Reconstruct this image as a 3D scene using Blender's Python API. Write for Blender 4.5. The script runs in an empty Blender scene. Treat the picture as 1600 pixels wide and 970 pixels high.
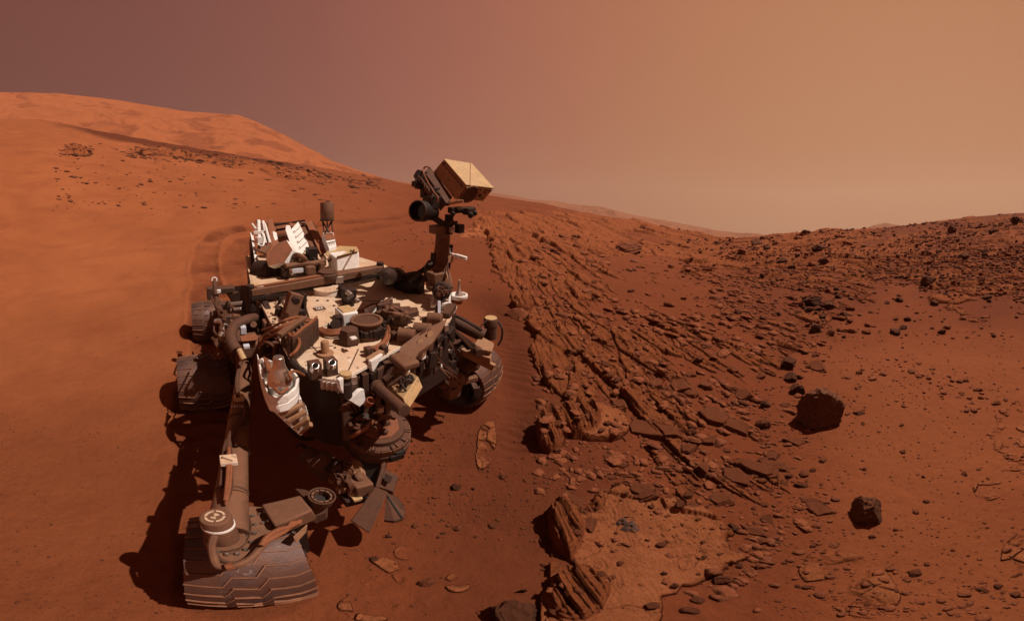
import bpy, bmesh, math, random
import numpy as np
from mathutils import Vector, Matrix, Quaternion

sc = bpy.context.scene
COL = sc.collection
R = math.radians

# ------------------------------------------------------------------ camera
CAM_H = 1.98
DEG = 0.1            # degrees per pixel of the 1600 px wide panorama
CX, HY = 800.0, 340.0
cd = bpy.data.cameras.new('camera')
cam = bpy.data.objects.new('camera', cd); COL.objects.link(cam)
cam.location = (0, 0, CAM_H); cam.rotation_euler = (R(90), 0, 0)
cd.type = 'PANO'; cd.clip_start = 0.02; cd.clip_end = 5000
_c = cd if hasattr(cd, 'panorama_type') else cd.cycles
_c.panorama_type = 'EQUIRECTANGULAR'
_c.latitude_max = R(HY*DEG); _c.latitude_min = R(-(970-HY)*DEG)
_c.longitude_min = R(-CX*DEG); _c.longitude_max = R((1600-CX)*DEG)
sc.camera = cam
sc.render.engine = 'CYCLES'

# ------------------------------------------------------------------ light and sky
SUN_AZ, SUN_EL = 90.0, 59.0
sd = bpy.data.lights.new('sun', 'SUN'); sd.energy = 5.0; sd.angle = R(0.5); sd.color = (1.0, 0.86, 0.74)
sun = bpy.data.objects.new('sun', sd); COL.objects.link(sun)
sdir = Vector((math.sin(R(SUN_AZ))*math.cos(R(SUN_EL)), math.cos(R(SUN_AZ))*math.cos(R(SUN_EL)), math.sin(R(SUN_EL))))
sun.rotation_euler = sdir.to_track_quat('Z', 'Y').to_euler()
sun.location = (30, 20, 40)

w = bpy.data.worlds.new('World'); sc.world = w; w.use_nodes = True
nt = w.node_tree; N = nt.nodes; L = nt.links; N.clear()
out = N.new('ShaderNodeOutputWorld'); bg = N.new('ShaderNodeBackground')
tc = N.new('ShaderNodeTexCoord')
# dusty sky: brighter and paler toward the sun's side, a brown lilac away from it
flat = N.new('ShaderNodeVectorMath'); flat.operation = 'MULTIPLY'; flat.inputs[1].default_value = (1, 1, 0.35)
L.new(tc.outputs['Generated'], flat.inputs[0])
nrm = N.new('ShaderNodeVectorMath'); nrm.operation = 'NORMALIZE'; L.new(flat.outputs[0], nrm.inputs[0])
dot = N.new('ShaderNodeVectorMath'); dot.operation = 'DOT_PRODUCT'
dot.inputs[1].default_value = (math.sin(R(64)), math.cos(R(64)), 0.0); L.new(nrm.outputs[0], dot.inputs[0])
rmp = N.new('ShaderNodeValToRGB'); L.new(dot.outputs['Value'], rmp.inputs[0])
def srgb(r, g, b):
    f = lambda c: (c/255/12.92 if c <= 10 else ((c/255+0.055)/1.055)**2.4)
    return (f(r), f(g), f(b), 1)
def set_ramp(r, stops):
    e = r.color_ramp.elements
    while len(e) > 1: e.remove(e[-1])
    e[0].position = stops[0][0]; e[0].color = stops[0][1]
    for p, c in stops[1:]:
        x = e.new(p); x.color = c
mr = N.new('ShaderNodeMapRange'); mr.inputs['From Min'].default_value = -1; mr.inputs['From Max'].default_value = 1
L.new(dot.outputs['Value'], mr.inputs[0]); L.new(mr.outputs[0], rmp.inputs[0])
set_ramp(rmp, [(0.0, srgb(108, 62, 56)), (0.14, srgb(115, 66, 60)), (0.28, srgb(122, 71, 65)), (0.45, srgb(135, 79, 70)), (0.62, srgb(153, 91, 76)),
               (0.78, srgb(168, 104, 80)), (0.92, srgb(179, 119, 85)), (1.0, srgb(185, 127, 91))])
sky = N.new('ShaderNodeTexSky'); sky.sky_type = 'NISHITA'; sky.sun_disc = False
sky.sun_elevation = R(SUN_EL); sky.sun_rotation = R(SUN_AZ); sky.dust_density = 10; sky.air_density = 0.6
hs = N.new('ShaderNodeMix'); hs.data_type = 'RGBA'; hs.blend_type = 'MULTIPLY'; hs.inputs[0].default_value = 1
L.new(sky.outputs[0], hs.inputs[6]); hs.inputs[7].default_value = (0.010, 0.0050, 0.0028, 1)
add = N.new('ShaderNodeMix'); add.data_type = 'RGBA'; add.blend_type = 'ADD'; add.inputs[0].default_value = 0.0
sep = N.new('ShaderNodeSeparateXYZ'); L.new(tc.outputs['Generated'], sep.inputs[0])
zr = N.new('ShaderNodeValToRGB'); L.new(sep.outputs[2], zr.inputs[0])     # the dusty sky darkens toward the zenith
set_ramp(zr, [(0.0, (1.06, 1.06, 1.06, 1)), (0.22, (1, 1, 1, 1)), (0.55, (.97, .95, .95, 1)), (0.75, (.36, .33, .32, 1)), (1.0, (.16, .14, .14, 1))])
zm = N.new('ShaderNodeMix'); zm.data_type = 'RGBA'; zm.blend_type = 'MULTIPLY'; zm.inputs[0].default_value = 1
L.new(rmp.outputs[0], zm.inputs[6]); L.new(zr.outputs[0], zm.inputs[7])
L.new(zm.outputs[2], add.inputs[6]); L.new(hs.outputs[2], add.inputs[7])
L.new(add.outputs[2], bg.inputs['Color']); bg.inputs['Strength'].default_value = 1.0
L.new(bg.outputs[0], out.inputs[0])
sc.view_settings.view_transform = 'Standard'; sc.view_settings.look = 'None'
sc.view_settings.exposure = 0.0; sc.view_settings.gamma = 1.0
try: sc.view_settings.use_curve_mapping = False
except Exception: pass
sc.cycles.max_bounces = 6; sc.cycles.diffuse_bounces = 3; sc.cycles.volume_bounces = 0
sc.cycles.use_denoising = True

# ------------------------------------------------------------------ materials
class NT:
    """small helper round a material's node tree"""
    def __init__(s, name, rough=0.9, metal=0.0, spec=0.2):
        s.m = bpy.data.materials.new(name); s.m.use_nodes = True
        s.t = s.m.node_tree; s.n = s.t.nodes; s.l = s.t.links
        s.b = s.n['Principled BSDF']; s.b.inputs['Roughness'].default_value = rough
        s.b.inputs['Metallic'].default_value = metal
        s.b.inputs['Specular IOR Level'].default_value = spec
        s.tc = s.n.new('ShaderNodeTexCoord')
    def co(s, scale=(1, 1, 1), kind='Object'):
        m = s.n.new('ShaderNodeMapping'); m.inputs['Scale'].default_value = scale
        s.l.new(s.tc.outputs[kind], m.inputs[0]); return m.outputs[0]
    def noise(s, scale, detail=4, rough=0.6, dist=0.0, vec=None):
        n = s.n.new('ShaderNodeTexNoise'); n.inputs['Scale'].default_value = scale
        n.inputs['Detail'].default_value = detail; n.inputs['Roughness'].default_value = rough
        n.inputs['Distortion'].default_value = dist
        s.l.new(vec if vec is not None else s.co(), n.inputs['Vector']); return n.outputs[0]
    def voro(s, scale, vec=None, feature='F1'):
        n = s.n.new('ShaderNodeTexVoronoi'); n.inputs['Scale'].default_value = scale; n.feature = feature
        s.l.new(vec if vec is not None else s.co(), n.inputs['Vector']); return n.outputs['Distance']
    def ramp(s, fac, stops):
        r = s.n.new('ShaderNodeValToRGB'); s.l.new(fac, r.inputs[0])
        set_ramp(r, [(p, (c if len(c) == 4 else (*c, 1)) if hasattr(c, '__len__') else (c, c, c, 1)) for p, c in stops])
        return r.outputs[0]
    def mix(s, fac, a, b, mode='MIX'):
        m = s.n.new('ShaderNodeMix'); m.data_type = 'RGBA'; m.blend_type = mode
        for i, v in ((0, fac), (6, a), (7, b)):
            if isinstance(v, (int, float)): m.inputs[i].default_value = v if i == 0 else (v, v, v, 1)
            elif isinstance(v, tuple): m.inputs[i].default_value = (*v, 1) if len(v) == 3 else v
            else: s.l.new(v, m.inputs[i])
        return m.outputs[2]
    def math(s, op, a, b=0.0):
        m = s.n.new('ShaderNodeMath'); m.operation = op
        for i, v in ((0, a), (1, b)):
            if isinstance(v, (int, float)): m.inputs[i].default_value = v
            else: s.l.new(v, m.inputs[i])
        return m.outputs[0]
    def attr(s, name):
        a = s.n.new('ShaderNodeAttribute'); a.attribute_name = name; return a.outputs['Fac']
    def geo(s, what):
        g = s.n.new('ShaderNodeNewGeometry'); return g.outputs[what]
    def up(s):
        x = s.n.new('ShaderNodeSeparateXYZ'); s.l.new(s.geo('Normal'), x.inputs[0]); return x.outputs[2]
    def color(s, c):
        if isinstance(c, tuple): s.b.inputs['Base Color'].default_value = (*c, 1)
        else: s.l.new(c, s.b.inputs['Base Color'])
        return s
    def rough(s, c): s.l.new(c, s.b.inputs['Roughness']); return s
    def bump(s, h, strength=0.5, dist=0.02, prev=None):
        b = s.n.new('ShaderNodeBump'); b.inputs['Strength'].default_value = strength
        b.inputs['Distance'].default_value = dist; s.l.new(h, b.inputs['Height'])
        if prev is not None: s.l.new(prev, b.inputs['Normal'])
        s.l.new(b.outputs[0], s.b.inputs['Normal']); return b.outputs[0]

# sand: three tones by area (bright dune dust with uneven sunlight painted in, mid red, dark basaltic sand), rock where the beds stick out
def ground_material():
    g = NT('ground_regolith', 0.95, 0, 0.1)
    rock = g.attr('rock'); dark = g.attr('dark'); bright = g.attr('bright'); fine = g.attr('near')
    n1 = g.noise(1.3, 6, .6); n2 = g.noise(14, 5, .65); n3 = g.noise(90, 4, .7)
    sand = g.ramp(n1, [(0.3, (0.165, 0.0447, 0.0171)), (0.7, (0.200, 0.0523, 0.0202))])
    sand = g.mix(g.math('MULTIPLY', g.ramp(n2, [(.35, 0.0), (.65, 1.0)]), .35), sand, (0.125, 0.0320, 0.0133))
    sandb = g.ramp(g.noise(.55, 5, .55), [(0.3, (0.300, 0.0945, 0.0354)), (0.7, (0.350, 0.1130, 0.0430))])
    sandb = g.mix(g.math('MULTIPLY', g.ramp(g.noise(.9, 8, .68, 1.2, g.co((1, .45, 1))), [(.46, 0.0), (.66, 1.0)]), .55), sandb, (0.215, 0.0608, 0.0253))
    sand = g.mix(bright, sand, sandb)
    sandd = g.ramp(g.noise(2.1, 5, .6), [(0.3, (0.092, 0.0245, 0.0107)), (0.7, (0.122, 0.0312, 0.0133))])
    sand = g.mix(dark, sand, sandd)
    rk = g.ramp(g.noise(5.0, 8, .68), [(0.25, (0.215, 0.0616, 0.0228)), (0.5, (0.280, 0.0818, 0.0291)), (0.75, (0.350, 0.1063, 0.0379))])
    rk = g.mix(g.math('MULTIPLY', g.ramp(g.noise(22, 6, .7), [(.5, 0.0), (.68, 1.0)]), .5), rk, (0.130, 0.0346, 0.0139))
    rk = g.mix(g.math('MULTIPLY', g.ramp(g.noise(1.0, 5, .7, .5, g.co((26, 3.5, 20))), [(.36, 1.0), (.5, 0.0)]), .45), rk, (0.135, 0.0379, 0.0152))
    rk = g.mix(g.math('MULTIPLY', g.attr('pale'), .85), rk, g.ramp(g.noise(3.0, 8, .65), [(.3, (.360, .115, .045)), (.7, (.450, .155, .065))]))
    c = g.mix(rock, sand, rk)
    c = g.mix(g.math('MULTIPLY', g.ramp(n3, [(.42, 0.0), (.62, 1.0)]), .16), c, (0.085, 0.0236, 0.0101))
    g.color(c)
    # grains and pitting
    h = g.math('ADD', g.math('MULTIPLY', g.noise(60, 6, .75), 0.6), g.math('MULTIPLY', g.noise(300, 3, .8), 0.35))
    nb = g.bump(g.math('MULTIPLY', h, fine), 0.8, 0.022)
    st = g.noise(1.0, 6, .65, .4, g.co((34, 5, 30)))
    rh = g.math('MULTIPLY', g.math('ADD', g.noise(16, 9, .75), g.math('MULTIPLY', st, .7)), rock)
    g.bump(rh, 0.9, 0.05, nb)
    return g.m
M = {}
M['ground'] = ground_material()

def rock_material(name, a, b, dust, amount=.6, scale=9):
    g = NT(name, 0.9, 0, 0.15)
    base = g.ramp(g.noise(scale, 7, .7), [(0.3, a), (0.72, b)])
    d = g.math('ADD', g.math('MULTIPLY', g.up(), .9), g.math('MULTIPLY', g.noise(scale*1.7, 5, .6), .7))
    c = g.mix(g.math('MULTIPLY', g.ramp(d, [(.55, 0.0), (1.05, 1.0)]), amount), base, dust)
    g.color(c)
    n = g.bump(g.noise(scale*3, 8, .75), .9, .03)
    g.bump(g.voro(scale*6), .35, .012, n)
    return g.m
M['rock_dark'] = rock_material('dark_basalt', (0.055, 0.0236, 0.0142), (0.105, 0.0408, 0.0221), (0.180, 0.0580, 0.0269), .6)
M['rock_mid'] = rock_material('brown_rock', (0.105, 0.0345, 0.0174), (0.190, 0.0580, 0.0269), (0.220, 0.0671, 0.0300), .6)
M['rock_pale'] = rock_material('pale_sandstone', (0.180, 0.0544, 0.0237), (0.285, 0.0889, 0.0371), (0.250, 0.0762, 0.0332), .5)
M['hill'] = None

# ------------------------------------------------------------------ noise
def _h(ix, iy, seed):
    with np.errstate(over='ignore'):
        h = (ix.astype(np.int64)*374761393 + iy.astype(np.int64)*668265263 + seed*974634777) & 0xffffffff
        h = ((h ^ (h >> 13))*1274126177) & 0xffffffff
        h = h ^ (h >> 16)
        h = (h*2246822519) & 0xffffffff
        h = h ^ (h >> 15)
    return (h & 0xffffff)/float(0xffffff)
def vnoise(x, y, seed=0):
    ix = np.floor(x); iy = np.floor(y); fx = x-ix; fy = y-iy
    fx = fx*fx*fx*(fx*(fx*6-15)+10); fy = fy*fy*fy*(fy*(fy*6-15)+10)
    a = _h(ix, iy, seed); b = _h(ix+1, iy, seed); c = _h(ix, iy+1, seed); d = _h(ix+1, iy+1, seed)
    return (a+(b-a)*fx)*(1-fy) + (c+(d-c)*fx)*fy
def fbm(x, y, oct=5, seed=0, gain=.5, lac=2.03):
    s = 0; a = 1; t = 0
    for i in range(oct):
        s = s + a*(vnoise(x+i*17.3, y-i*9.1, seed+i)-.5)*2; t += a; a *= gain
        x, y = (x*.8-y*.6)*lac, (x*.6+y*.8)*lac
    return s/t
def worley(x, y, seed=0, jit=.95):
    """F1, F2, id of nearest cell, vector to it"""
    ix = np.floor(x); iy = np.floor(y)
    f1 = np.full(x.shape, 9.0); f2 = np.full(x.shape, 9.0); cid = np.zeros(x.shape); dx1 = np.zeros(x.shape); dy1 = np.zeros(x.shape)
    for i in (-1, 0, 1):
        for j in (-1, 0, 1):
            cx = ix+i; cy = iy+j
            px = cx+.5+jit*(_h(cx, cy, seed)-.5); py = cy+.5+jit*(_h(cx, cy, seed+11)-.5)
            dx = x-px; dy = y-py; d = np.sqrt(dx*dx+dy*dy)
            m = d < f1
            f2 = np.where(m, f1, np.minimum(f2, d))
            cid = np.where(m, _h(cx, cy, seed+23), cid); dx1 = np.where(m, dx, dx1); dy1 = np.where(m, dy, dy1)
            f1 = np.where(m, d, f1)
    return f1, f2, cid, dx1, dy1
def sstep(a, b, x):
    t = np.clip((x-a)/(b-a), 0, 1); return t*t*(3-2*t)

# ------------------------------------------------------------------ terrain shape
G0X, G0Y = -.035, .128          # slope of the sand sheet under the rover
_cx = [-700, -300, 0, 60, 100, 250, 400, 520, 640, 760, 850, 920, 1000, 1060, 1150, 1200, 1300, 1380, 1440, 1520, 1600, 1800, 2100]
_cy = [240, 215, 186, 186, 194, 222, 247, 265, 287, 305, 318, 335, 347, 362, 376, 371, 362, 357, 350, 339, 333, 328, 340]
def crest_radius(az):
    px = CX+az/DEG
    return np.interp(px, [0, 500, 800, 1000, 1150, 1300, 1600], [70, 80, 60, 45, 26, 22, 20])
def base_z(x, y):
    r = np.sqrt(x*x+y*y)+1e-6; az = np.degrees(np.arctan2(x, y))
    px = CX+az/DEG
    lat = (HY-np.interp(px, _cx, _cy))*DEG
    rc = crest_radius(az)
    zc = CAM_H + rc*np.tan(np.radians(lat))
    back = sstep(80, 150, np.abs(az))
    zc = zc*(1-back) + 0.5*back
    a1 = zc/rc
    plane = G0X*x+G0Y*y
    k = sstep(3.2, 16, r)
    z = plane*(1-k) + a1*np.minimum(r, rc)*k
    z = z + np.maximum(r-rc, 0)*(np.minimum(np.tan(np.radians(lat)), 0)*(1-back) - .025)
    return z
def to_px(x, y, z):
    r = np.sqrt(x*x+y*y)+1e-6
    return CX+np.degrees(np.arctan2(x, y))/DEG, HY-np.degrees(np.arctan2(z-CAM_H, r))/DEG
def pl(px, py, pts_y, pts_x):
    return np.interp(py, pts_y, pts_x)
_ly = [360, 380, 410, 430, 470, 500, 540, 570, 640, 680, 720, 790, 850, 900, 960, 1100]
_lx = [735, 765, 768, 773, 792, 812, 829, 836, 848, 842, 838, 850, 852, 846, 842, 840]
_ry = [360, 420, 470, 520, 560, 640, 700, 760, 820, 880, 920, 970, 1100]
_rx = [1330, 1360, 1380, 1330, 1240, 1215, 1250, 1275, 1240, 1180, 1120, 1060, 1000]
def blob(px, py, cx, cy, rx, ry, n=None, rot=0):
    c, s = math.cos(R(rot)), math.sin(R(rot))
    u = ((px-cx)*c+(py-cy)*s)/rx; v = (-(px-cx)*s+(py-cy)*c)/ry
    d = 1-np.sqrt(u*u+v*v)
    return d if n is None else d+n
def masks(x, y, z):
    px, py = to_px(x, y, z)
    n = fbm(px*.012, py*.02, 4, 5)
    n2 = fbm(x*2.3, y*2.3, 4, 6)
    e = np.interp(py, _ly, _lx); f = np.interp(py, _ry, _rx)
    out = sstep(-4, 10, px-e+n2*16) * (1-sstep(-25, 35, px-f+n*50+n2*20))
    out = out*sstep(300, 350, py)
    # gaps of dark sand in the outcrop
    gap = np.maximum.reduce([blob(px, py, 890, 745, 60, 26, n*.3), blob(px, py, 905, 765, 50, 22, n*.3), blob(px, py, 850, 780, 28, 50, n*.3)*.9,
                             blob(px, py, 1010, 415, 60, 14, n*.3), blob(px, py, 1120, 700, 50, 30, n*.5)*.5, blob(px, py, 960, 690, 60, 22, n*.5)*.6,
                             blob(px, py, 895, 877, 60, 9, n*.2)])
    out = out*(1-sstep(.0, .25, gap))
    # rubble field on the right hand rise
    field = sstep(-40, 40, px-(1150+(py-400)*.2)+n*60)*(1-sstep(500, 545, py+n*45+np.interp(px, [1150, 1300, 1390, 1440, 1520, 1600], [-60, 0, 70, 60, 0, 20])))*sstep(300, 345, py)
    # flush bedrock patches in the sand
    patch = np.maximum.reduce([blob(px, py, 760, 700, 22, 42, n2*.5, 15), blob(px, py, 600, 905, 60, 55, n2*.6), blob(px, py, 712, 910, 32, 26, n2*.6), blob(px, py, 690, 768, 26, 12, n2*.4, -20),
                               blob(px, py, 635, 865, 36, 20, n2*.5), blob(px, py, 1330, 915, 70, 42, n2*.7, 30), blob(px, py, 1600, 880, 40, 60, n2*.4), blob(px, py, 1580, 695, 45, 48, n2*.8),
                               blob(px, py, 580, 950, 70, 30, n2*.6), blob(px, py, 1545, 770, 30, 18, n2*.8), blob(px, py, 735, 365, 40, 12, n2*.3)*.6])
    patch = sstep(.05, .2, patch)
    # layered ledge on the left slope
    ledge = np.maximum.reduce([blob(px, py, 118, 237, 30, 6, n2*.5)-.1, blob(px, py, 255, 240, 60, 6, n2*.2, 3), blob(px, py, 350, 252, 80, 9, n*.3, 10), blob(px, py, 450, 272, 60, 9, n*.3, 12)])
    ledge = sstep(.0, .3, ledge)
    dune = blob(px, py, 290, 226, 245, 14, n*.2, 9.5)
    dune = sstep(-.05, .35, dune)
    return px, py, n, n2, out, field, patch, ledge, dune

def slab(x, y, sx, sy, seed, tilt=.6, depth=1.0):
    """cracked tilted slabs, long in y; the -x edge of each stands up"""
    wx = x + .25*fbm(x*1.1/ sx*.5, y*.9/sy*.5, 3, seed+40)*sx; wy = y + .3*fbm(x/sx*.6, y/sy*.6, 3, seed+50)*sy
    f1, f2, cid, dx, dy = worley(wx/sx, wy/sy, seed)
    h = cid*.55 + (.5-dx)*tilt*.6 + dy*(cid-.5)*.3
    crack = sstep(.0, .10, f2-f1)
    return h*crack*depth, cid

def height(x, y, full=True):
    z0 = base_z(x, y)
    px, py, n, n2, out, field, patch, ledge, dune = masks(x, y, z0)
    r = np.sqrt(x*x+y*y)
    far = sstep(5, 12, r); farther = sstep(12, 30, r)
    # sand: low swells, ripples in the channel beside the ledge
    sand = .05*fbm(x*.35, y*.35, 3, 3)*(1+farther*4) + .012*fbm(x*1.7, y*1.7, 4, 8) + .004*fbm(x*7, y*7, 4, 9) + .0035*fbm(x*24, y*24, 3, 19)*(1-far)
    sand = sand*sstep(0.2, 1.0, r)
    chan = np.exp(-((px-np.interp(py, _ly, _lx)+28)/38.0)**2)*sstep(430, 480, py)*(1-sstep(700, 740, py))
    sand = sand + chan*(.008*np.sin((y*1.0+x*.25+.15*n2)*52) - .03)
        # wind streaks on the dune on the left
    left = 1-sstep(330, 620, px)
    sand = sand + left*(.006+.01*far)*np.sin((x*.8+y*.6+.5*fbm(x*.7, y*.7, 3, 14))*(9-5*far))*sstep(-.1, .5, fbm(x*.35, y*.35, 3, 15)) + .006*fbm(x*3.3, y*3.3, 4, 16)
    sand = sand + left*far*.06*fbm(x*.5+y*.2, y*.9-x*.5, 3, 13)
    # outcrop rock: beds that strike toward the camera, cracked into plates, half drowned in sand
    def plates(sx, sy, seed, tilt, lo, sk=.12):
        xx = x+sk*y; wx = xx+.30*fbm(xx/sx*.5, y/sy*.6, 4, seed+40)*sx; wy = y+.35*fbm(xx/sx*.4, y/sy*.5, 4, seed+50)*sy
        f1, f2, cid, dx, dy = worley(wx/sx, wy/sy, seed)
        h = (cid-lo)*.9 + (-dx)*tilt + dy*(cid-.5)*.35
        edge = sstep(0, .07, f2-f1)
        return h*edge - (1-edge)*.35, cid
    lamx = x+.12*y+.05*fbm(x*3, y*1.2, 4, 77)
    def lam(fq, sd):
        t = lamx*fq+.6*fbm(x*fq*.15, y*fq*.08, 3, sd); t = t-np.floor(t)
        return (1-t)
    p1, _ = plates(.30, .95, 101, .55, .42)
    p2, _ = plates(.13, .42, 131, .6, .45, .05)
    p3, _ = plates(.055, .17, 191, .6, .5)
    p4, _ = plates(.85, 2.6, 151, .6, .42)
    p5, _ = plates(2.0, 5.0, 171, .6, .42)
    near_amt = 1-far
    rk = (p1*.095+p2*.045+p3*.014)*near_amt + (p4*.20+p1*.085+p2*.03)*far*(1-farther) + (p5*.40+p4*.16+p1*.05)*farther
    rk = rk + (lam(9, 81)*.020+lam(27, 82)*.007)*near_amt + lam(4, 83)*.05*far
    rk = rk + .02*fbm(x*5, y*5, 5, 21) + .008*fbm(x*19, y*19, 4, 22)*near_amt
    rk = rk*.60
    stp = .016+.03*far+.05*farther
    tq = rk/stp+.35*fbm(x*9, y*9, 3, 88); tf = tq-np.floor(tq)
    rk = rk*.3+(np.floor(tq)+sstep(.72, 1, tf))*stp*.7
    big = fbm(x*.9+.3*y, y*.35, 4, 31)
    # more sand between the plates toward the right, solid rock along the ledge
    e_px = px-np.interp(py, _ly, _lx)
    solid = np.exp(-(np.maximum(e_px-20, 0)/95.)**2)
    rz = rk + out*(.066+.045*solid)*(1+far*1.1+farther*1.2) + big*(.085+.12*far) - .085 - .02*far - (1-out)*.22*(1+far)
    n3 = n2*.4 + .22*fbm(x*6.5, y*6.5, 4, 67) + .10*np.sign(fbm(x*3.1, y*4.3, 2, 68))
    bed = np.maximum(sstep(.0, .45, blob(px, py, 1005, 852, 165, 100, n3, 15)), sstep(.0, .35, blob(px, py, 940, 955, 120, 60, n3)))
    bed = np.maximum(bed, .9*sstep(0, .2, blob(px, py, 930, 665, 50, 28, n2*.3)))
    crk = np.abs(fbm(x*2.6+1.3, y*2.6, 4, 215)); crk = sstep(.0, .02, crk)
    crk2 = sstep(0, .03, np.abs(fbm(x*5+4, y*2.2, 3, 219)))
    fs, _ = plates(.55, .8, 211, .35, .3, .3); fs = np.maximum(fs, -.03)
    fs = (lambda q: (np.floor(q)+sstep(.8, 1, q-np.floor(q)))/4)(fs*4+.3*fbm(x*5, y*5, 3, 89))
    bedz = .052 + fs*.05 + .022*fbm(x*3, y*3, 5, 216) - (1-crk)*.010 - (1-crk2)*.005 + .006*fbm(x*20, y*20, 3, 217) + .010*np.abs(fbm(x*5.5, y*3.5, 5, 218)) + .012*np.floor(3*fbm(x*1.7, y*1.3, 5, 220))/3
    # blocky western scarps of the near beds
    sc1 = np.maximum.reduce([blob(px, py, 885, 830, 34, 55, n2*.5, -12), blob(px, py, 905, 935, 62, 55, n2*.4, 0), blob(px, py, 862, 690, 30, 34, n2*.5, 0), blob(px, py, 905, 665, 34, 26, n2*.4), blob(px, py, 815, 478, 24, 12, n2*.3)])
    sc1 = sstep(0, .35, sc1)
    bedz = bedz + sc1*(.045+.05*lam(11, 85)+.02*lam(31, 86)+.03*p2+.05*n2)
    bq = bedz/.021+.5*fbm(x*7, y*7, 3, 97); bedz = np.where(sc1 > .05, bedz*.25+.75*(np.floor(bq)+sstep(.6, 1, bq-np.floor(bq)))*.021, bedz)
    bed = np.maximum(bed, sc1)*sstep(-6, 4, e_px+n2*10)
    rz = np.where(bed > .02, np.maximum(bedz*sstep(.0, .6, bed)-(1-sstep(0, .5, bed))*.05, rz*.5), rz)
    # field of broken rock
    fz = -.10 + field*.10 + .10*fbm(x*.7, y*.7, 4, 41) + (.06*plates(.5, .9, 43, .5, .45)[0]+.03*plates(.17, .3, 45, .5, .45)[0])*(1+far*.6) + farther*.12*plates(1.6, 2.4, 47, .5, .45)[0] - (1-field)*.3
    fz = fz + .03*fbm(x*6, y*6, 4, 44)
    # flush pavement
    pz = sand - .030 + patch*.036 + .018*plates(.14, .17, 61, .15, .45, .3)[0] + .022*fbm(x*3.1, y*3.1, 5, 62)+ .012*fbm(x*9, y*9, 4, 63)*1 - (1-patch)*.2
    # stepped ledges on the hillside
    lay = ledge*(.25+.9*fbm(x*.22, y*.22, 4, 71))*.9 + .12*plates(1.3, 2.2, 73, .3, .4)[0]
    lay = np.clip(lay, 0, 2)*8; lay = (np.floor(lay)+sstep(.7, 1, lay-np.floor(lay)))/8
    lz = lay - (1-ledge)*.6 - .08
    hz = np.maximum.reduce([sand, rz, fz, pz, lz])
    rock = sstep(.0, .012, np.maximum.reduce([rz, pz, lz, fz])-sand)
    # wheel tracks: pressed and churned
    tr = np.zeros_like(x)
    tn = .55+.9*fbm(x*1.6, y*1.6, 4, 91)
    for pts, wdt, amt in TRACKS:
        best = np.full(x.shape, 1e9); tt = np.zeros_like(x); acc = 0
        for (x0, y0), (x1, y1) in zip(pts[:-1], pts[1:]):
            dx, dy = x1-x0, y1-y0; ln = math.hypot(dx, dy); dx /= ln; dy /= ln
            t = np.clip((x-x0)*dx+(y-y0)*dy, 0, ln); o = np.hypot(x-x0-t*dx, y-y0-t*dy)
            tt = np.where(o < best, t+acc, tt); best = np.minimum(best, o); acc += ln
        best = best+.06*fbm(x*2, y*2, 3, 92)
        m = sstep(wdt*.62, wdt*.42, best)*np.clip(tn*amt, 0, 1)
        bank = np.exp(-((best-wdt*.58)/.07)**2)*np.clip(tn*amt, 0, 1)
        tr = np.maximum(tr, m); hz = hz - m*(.045 - .020*np.sin(tt*30+best*14)+.03*fbm(x*6, y*6, 3, 93)) + bank*.025
    # small wheel pits
    for wx, wy in WPITS:
        d = np.sqrt((x-wx)**2+(y-wy)**2); hz = hz - .015*np.exp(-(d/.3)**2)
    z = z0 + hz
    if not full: return z
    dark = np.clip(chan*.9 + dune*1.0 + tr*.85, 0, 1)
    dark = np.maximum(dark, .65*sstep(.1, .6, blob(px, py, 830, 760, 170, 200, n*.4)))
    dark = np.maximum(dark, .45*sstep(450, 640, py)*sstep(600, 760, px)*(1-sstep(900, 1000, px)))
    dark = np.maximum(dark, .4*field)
    lower = sstep(520, 760, py)
    bright = (1-sstep(300, 700, px))*(1-.62*lower)*(.85+.3*n)  # the sun's uneven brightness across the sand, put into its colour
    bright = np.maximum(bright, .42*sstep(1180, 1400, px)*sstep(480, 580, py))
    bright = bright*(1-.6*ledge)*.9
    near = 1-sstep(5, 25, r)*.9
    pale = np.clip(np.maximum(sstep(.25, .8, np.where(sc1 > .3, 0, bed))*(bedz*1.0 > 0), patch*sstep(0, .01, pz-sand)), 0, 1)
    return z, np.clip(rock*(1-dune), 0, 1), np.clip(dark, 0, 1), np.clip(bright, 0, 1), near, pale
TRACKS = []; WPITS = []
def Zf(x, y):
    return float(height(np.array([float(x)]), np.array([float(y)]), False)[0])

def pix_dir(px, py):
    az = R((px-CX)*DEG); la = R((HY-py)*DEG)
    return Vector((math.sin(az)*math.cos(la), math.cos(az)*math.cos(la), math.sin(la)))
CAMV = Vector((0, 0, CAM_H))
def P(px, py, h=0.0):
    """point seen at that pixel, h above the sand sheet's plane"""
    d = pix_dir(px, py); t = (h-CAM_H)/(d.z-G0X*d.x-G0Y*d.y)
    return CAMV+d*t
def D(px, py, dist): return CAMV+pix_dir(px, py)*dist
def ground_at(px, py):
    """ray against the base terrain"""
    d = pix_dir(px, py); ts = np.concatenate([np.linspace(.3, 12, 1200), np.geomspace(12.01, 120, 1500)])
    x = d.x*ts; y = d.y*ts; z = CAM_H+d.z*ts
    b = base_z(x, y); k = np.argmax(z < b)
    if not (z < b).any(): k = len(ts)-1
    return float(x[k]), float(y[k]), float(ts[k])

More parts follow.
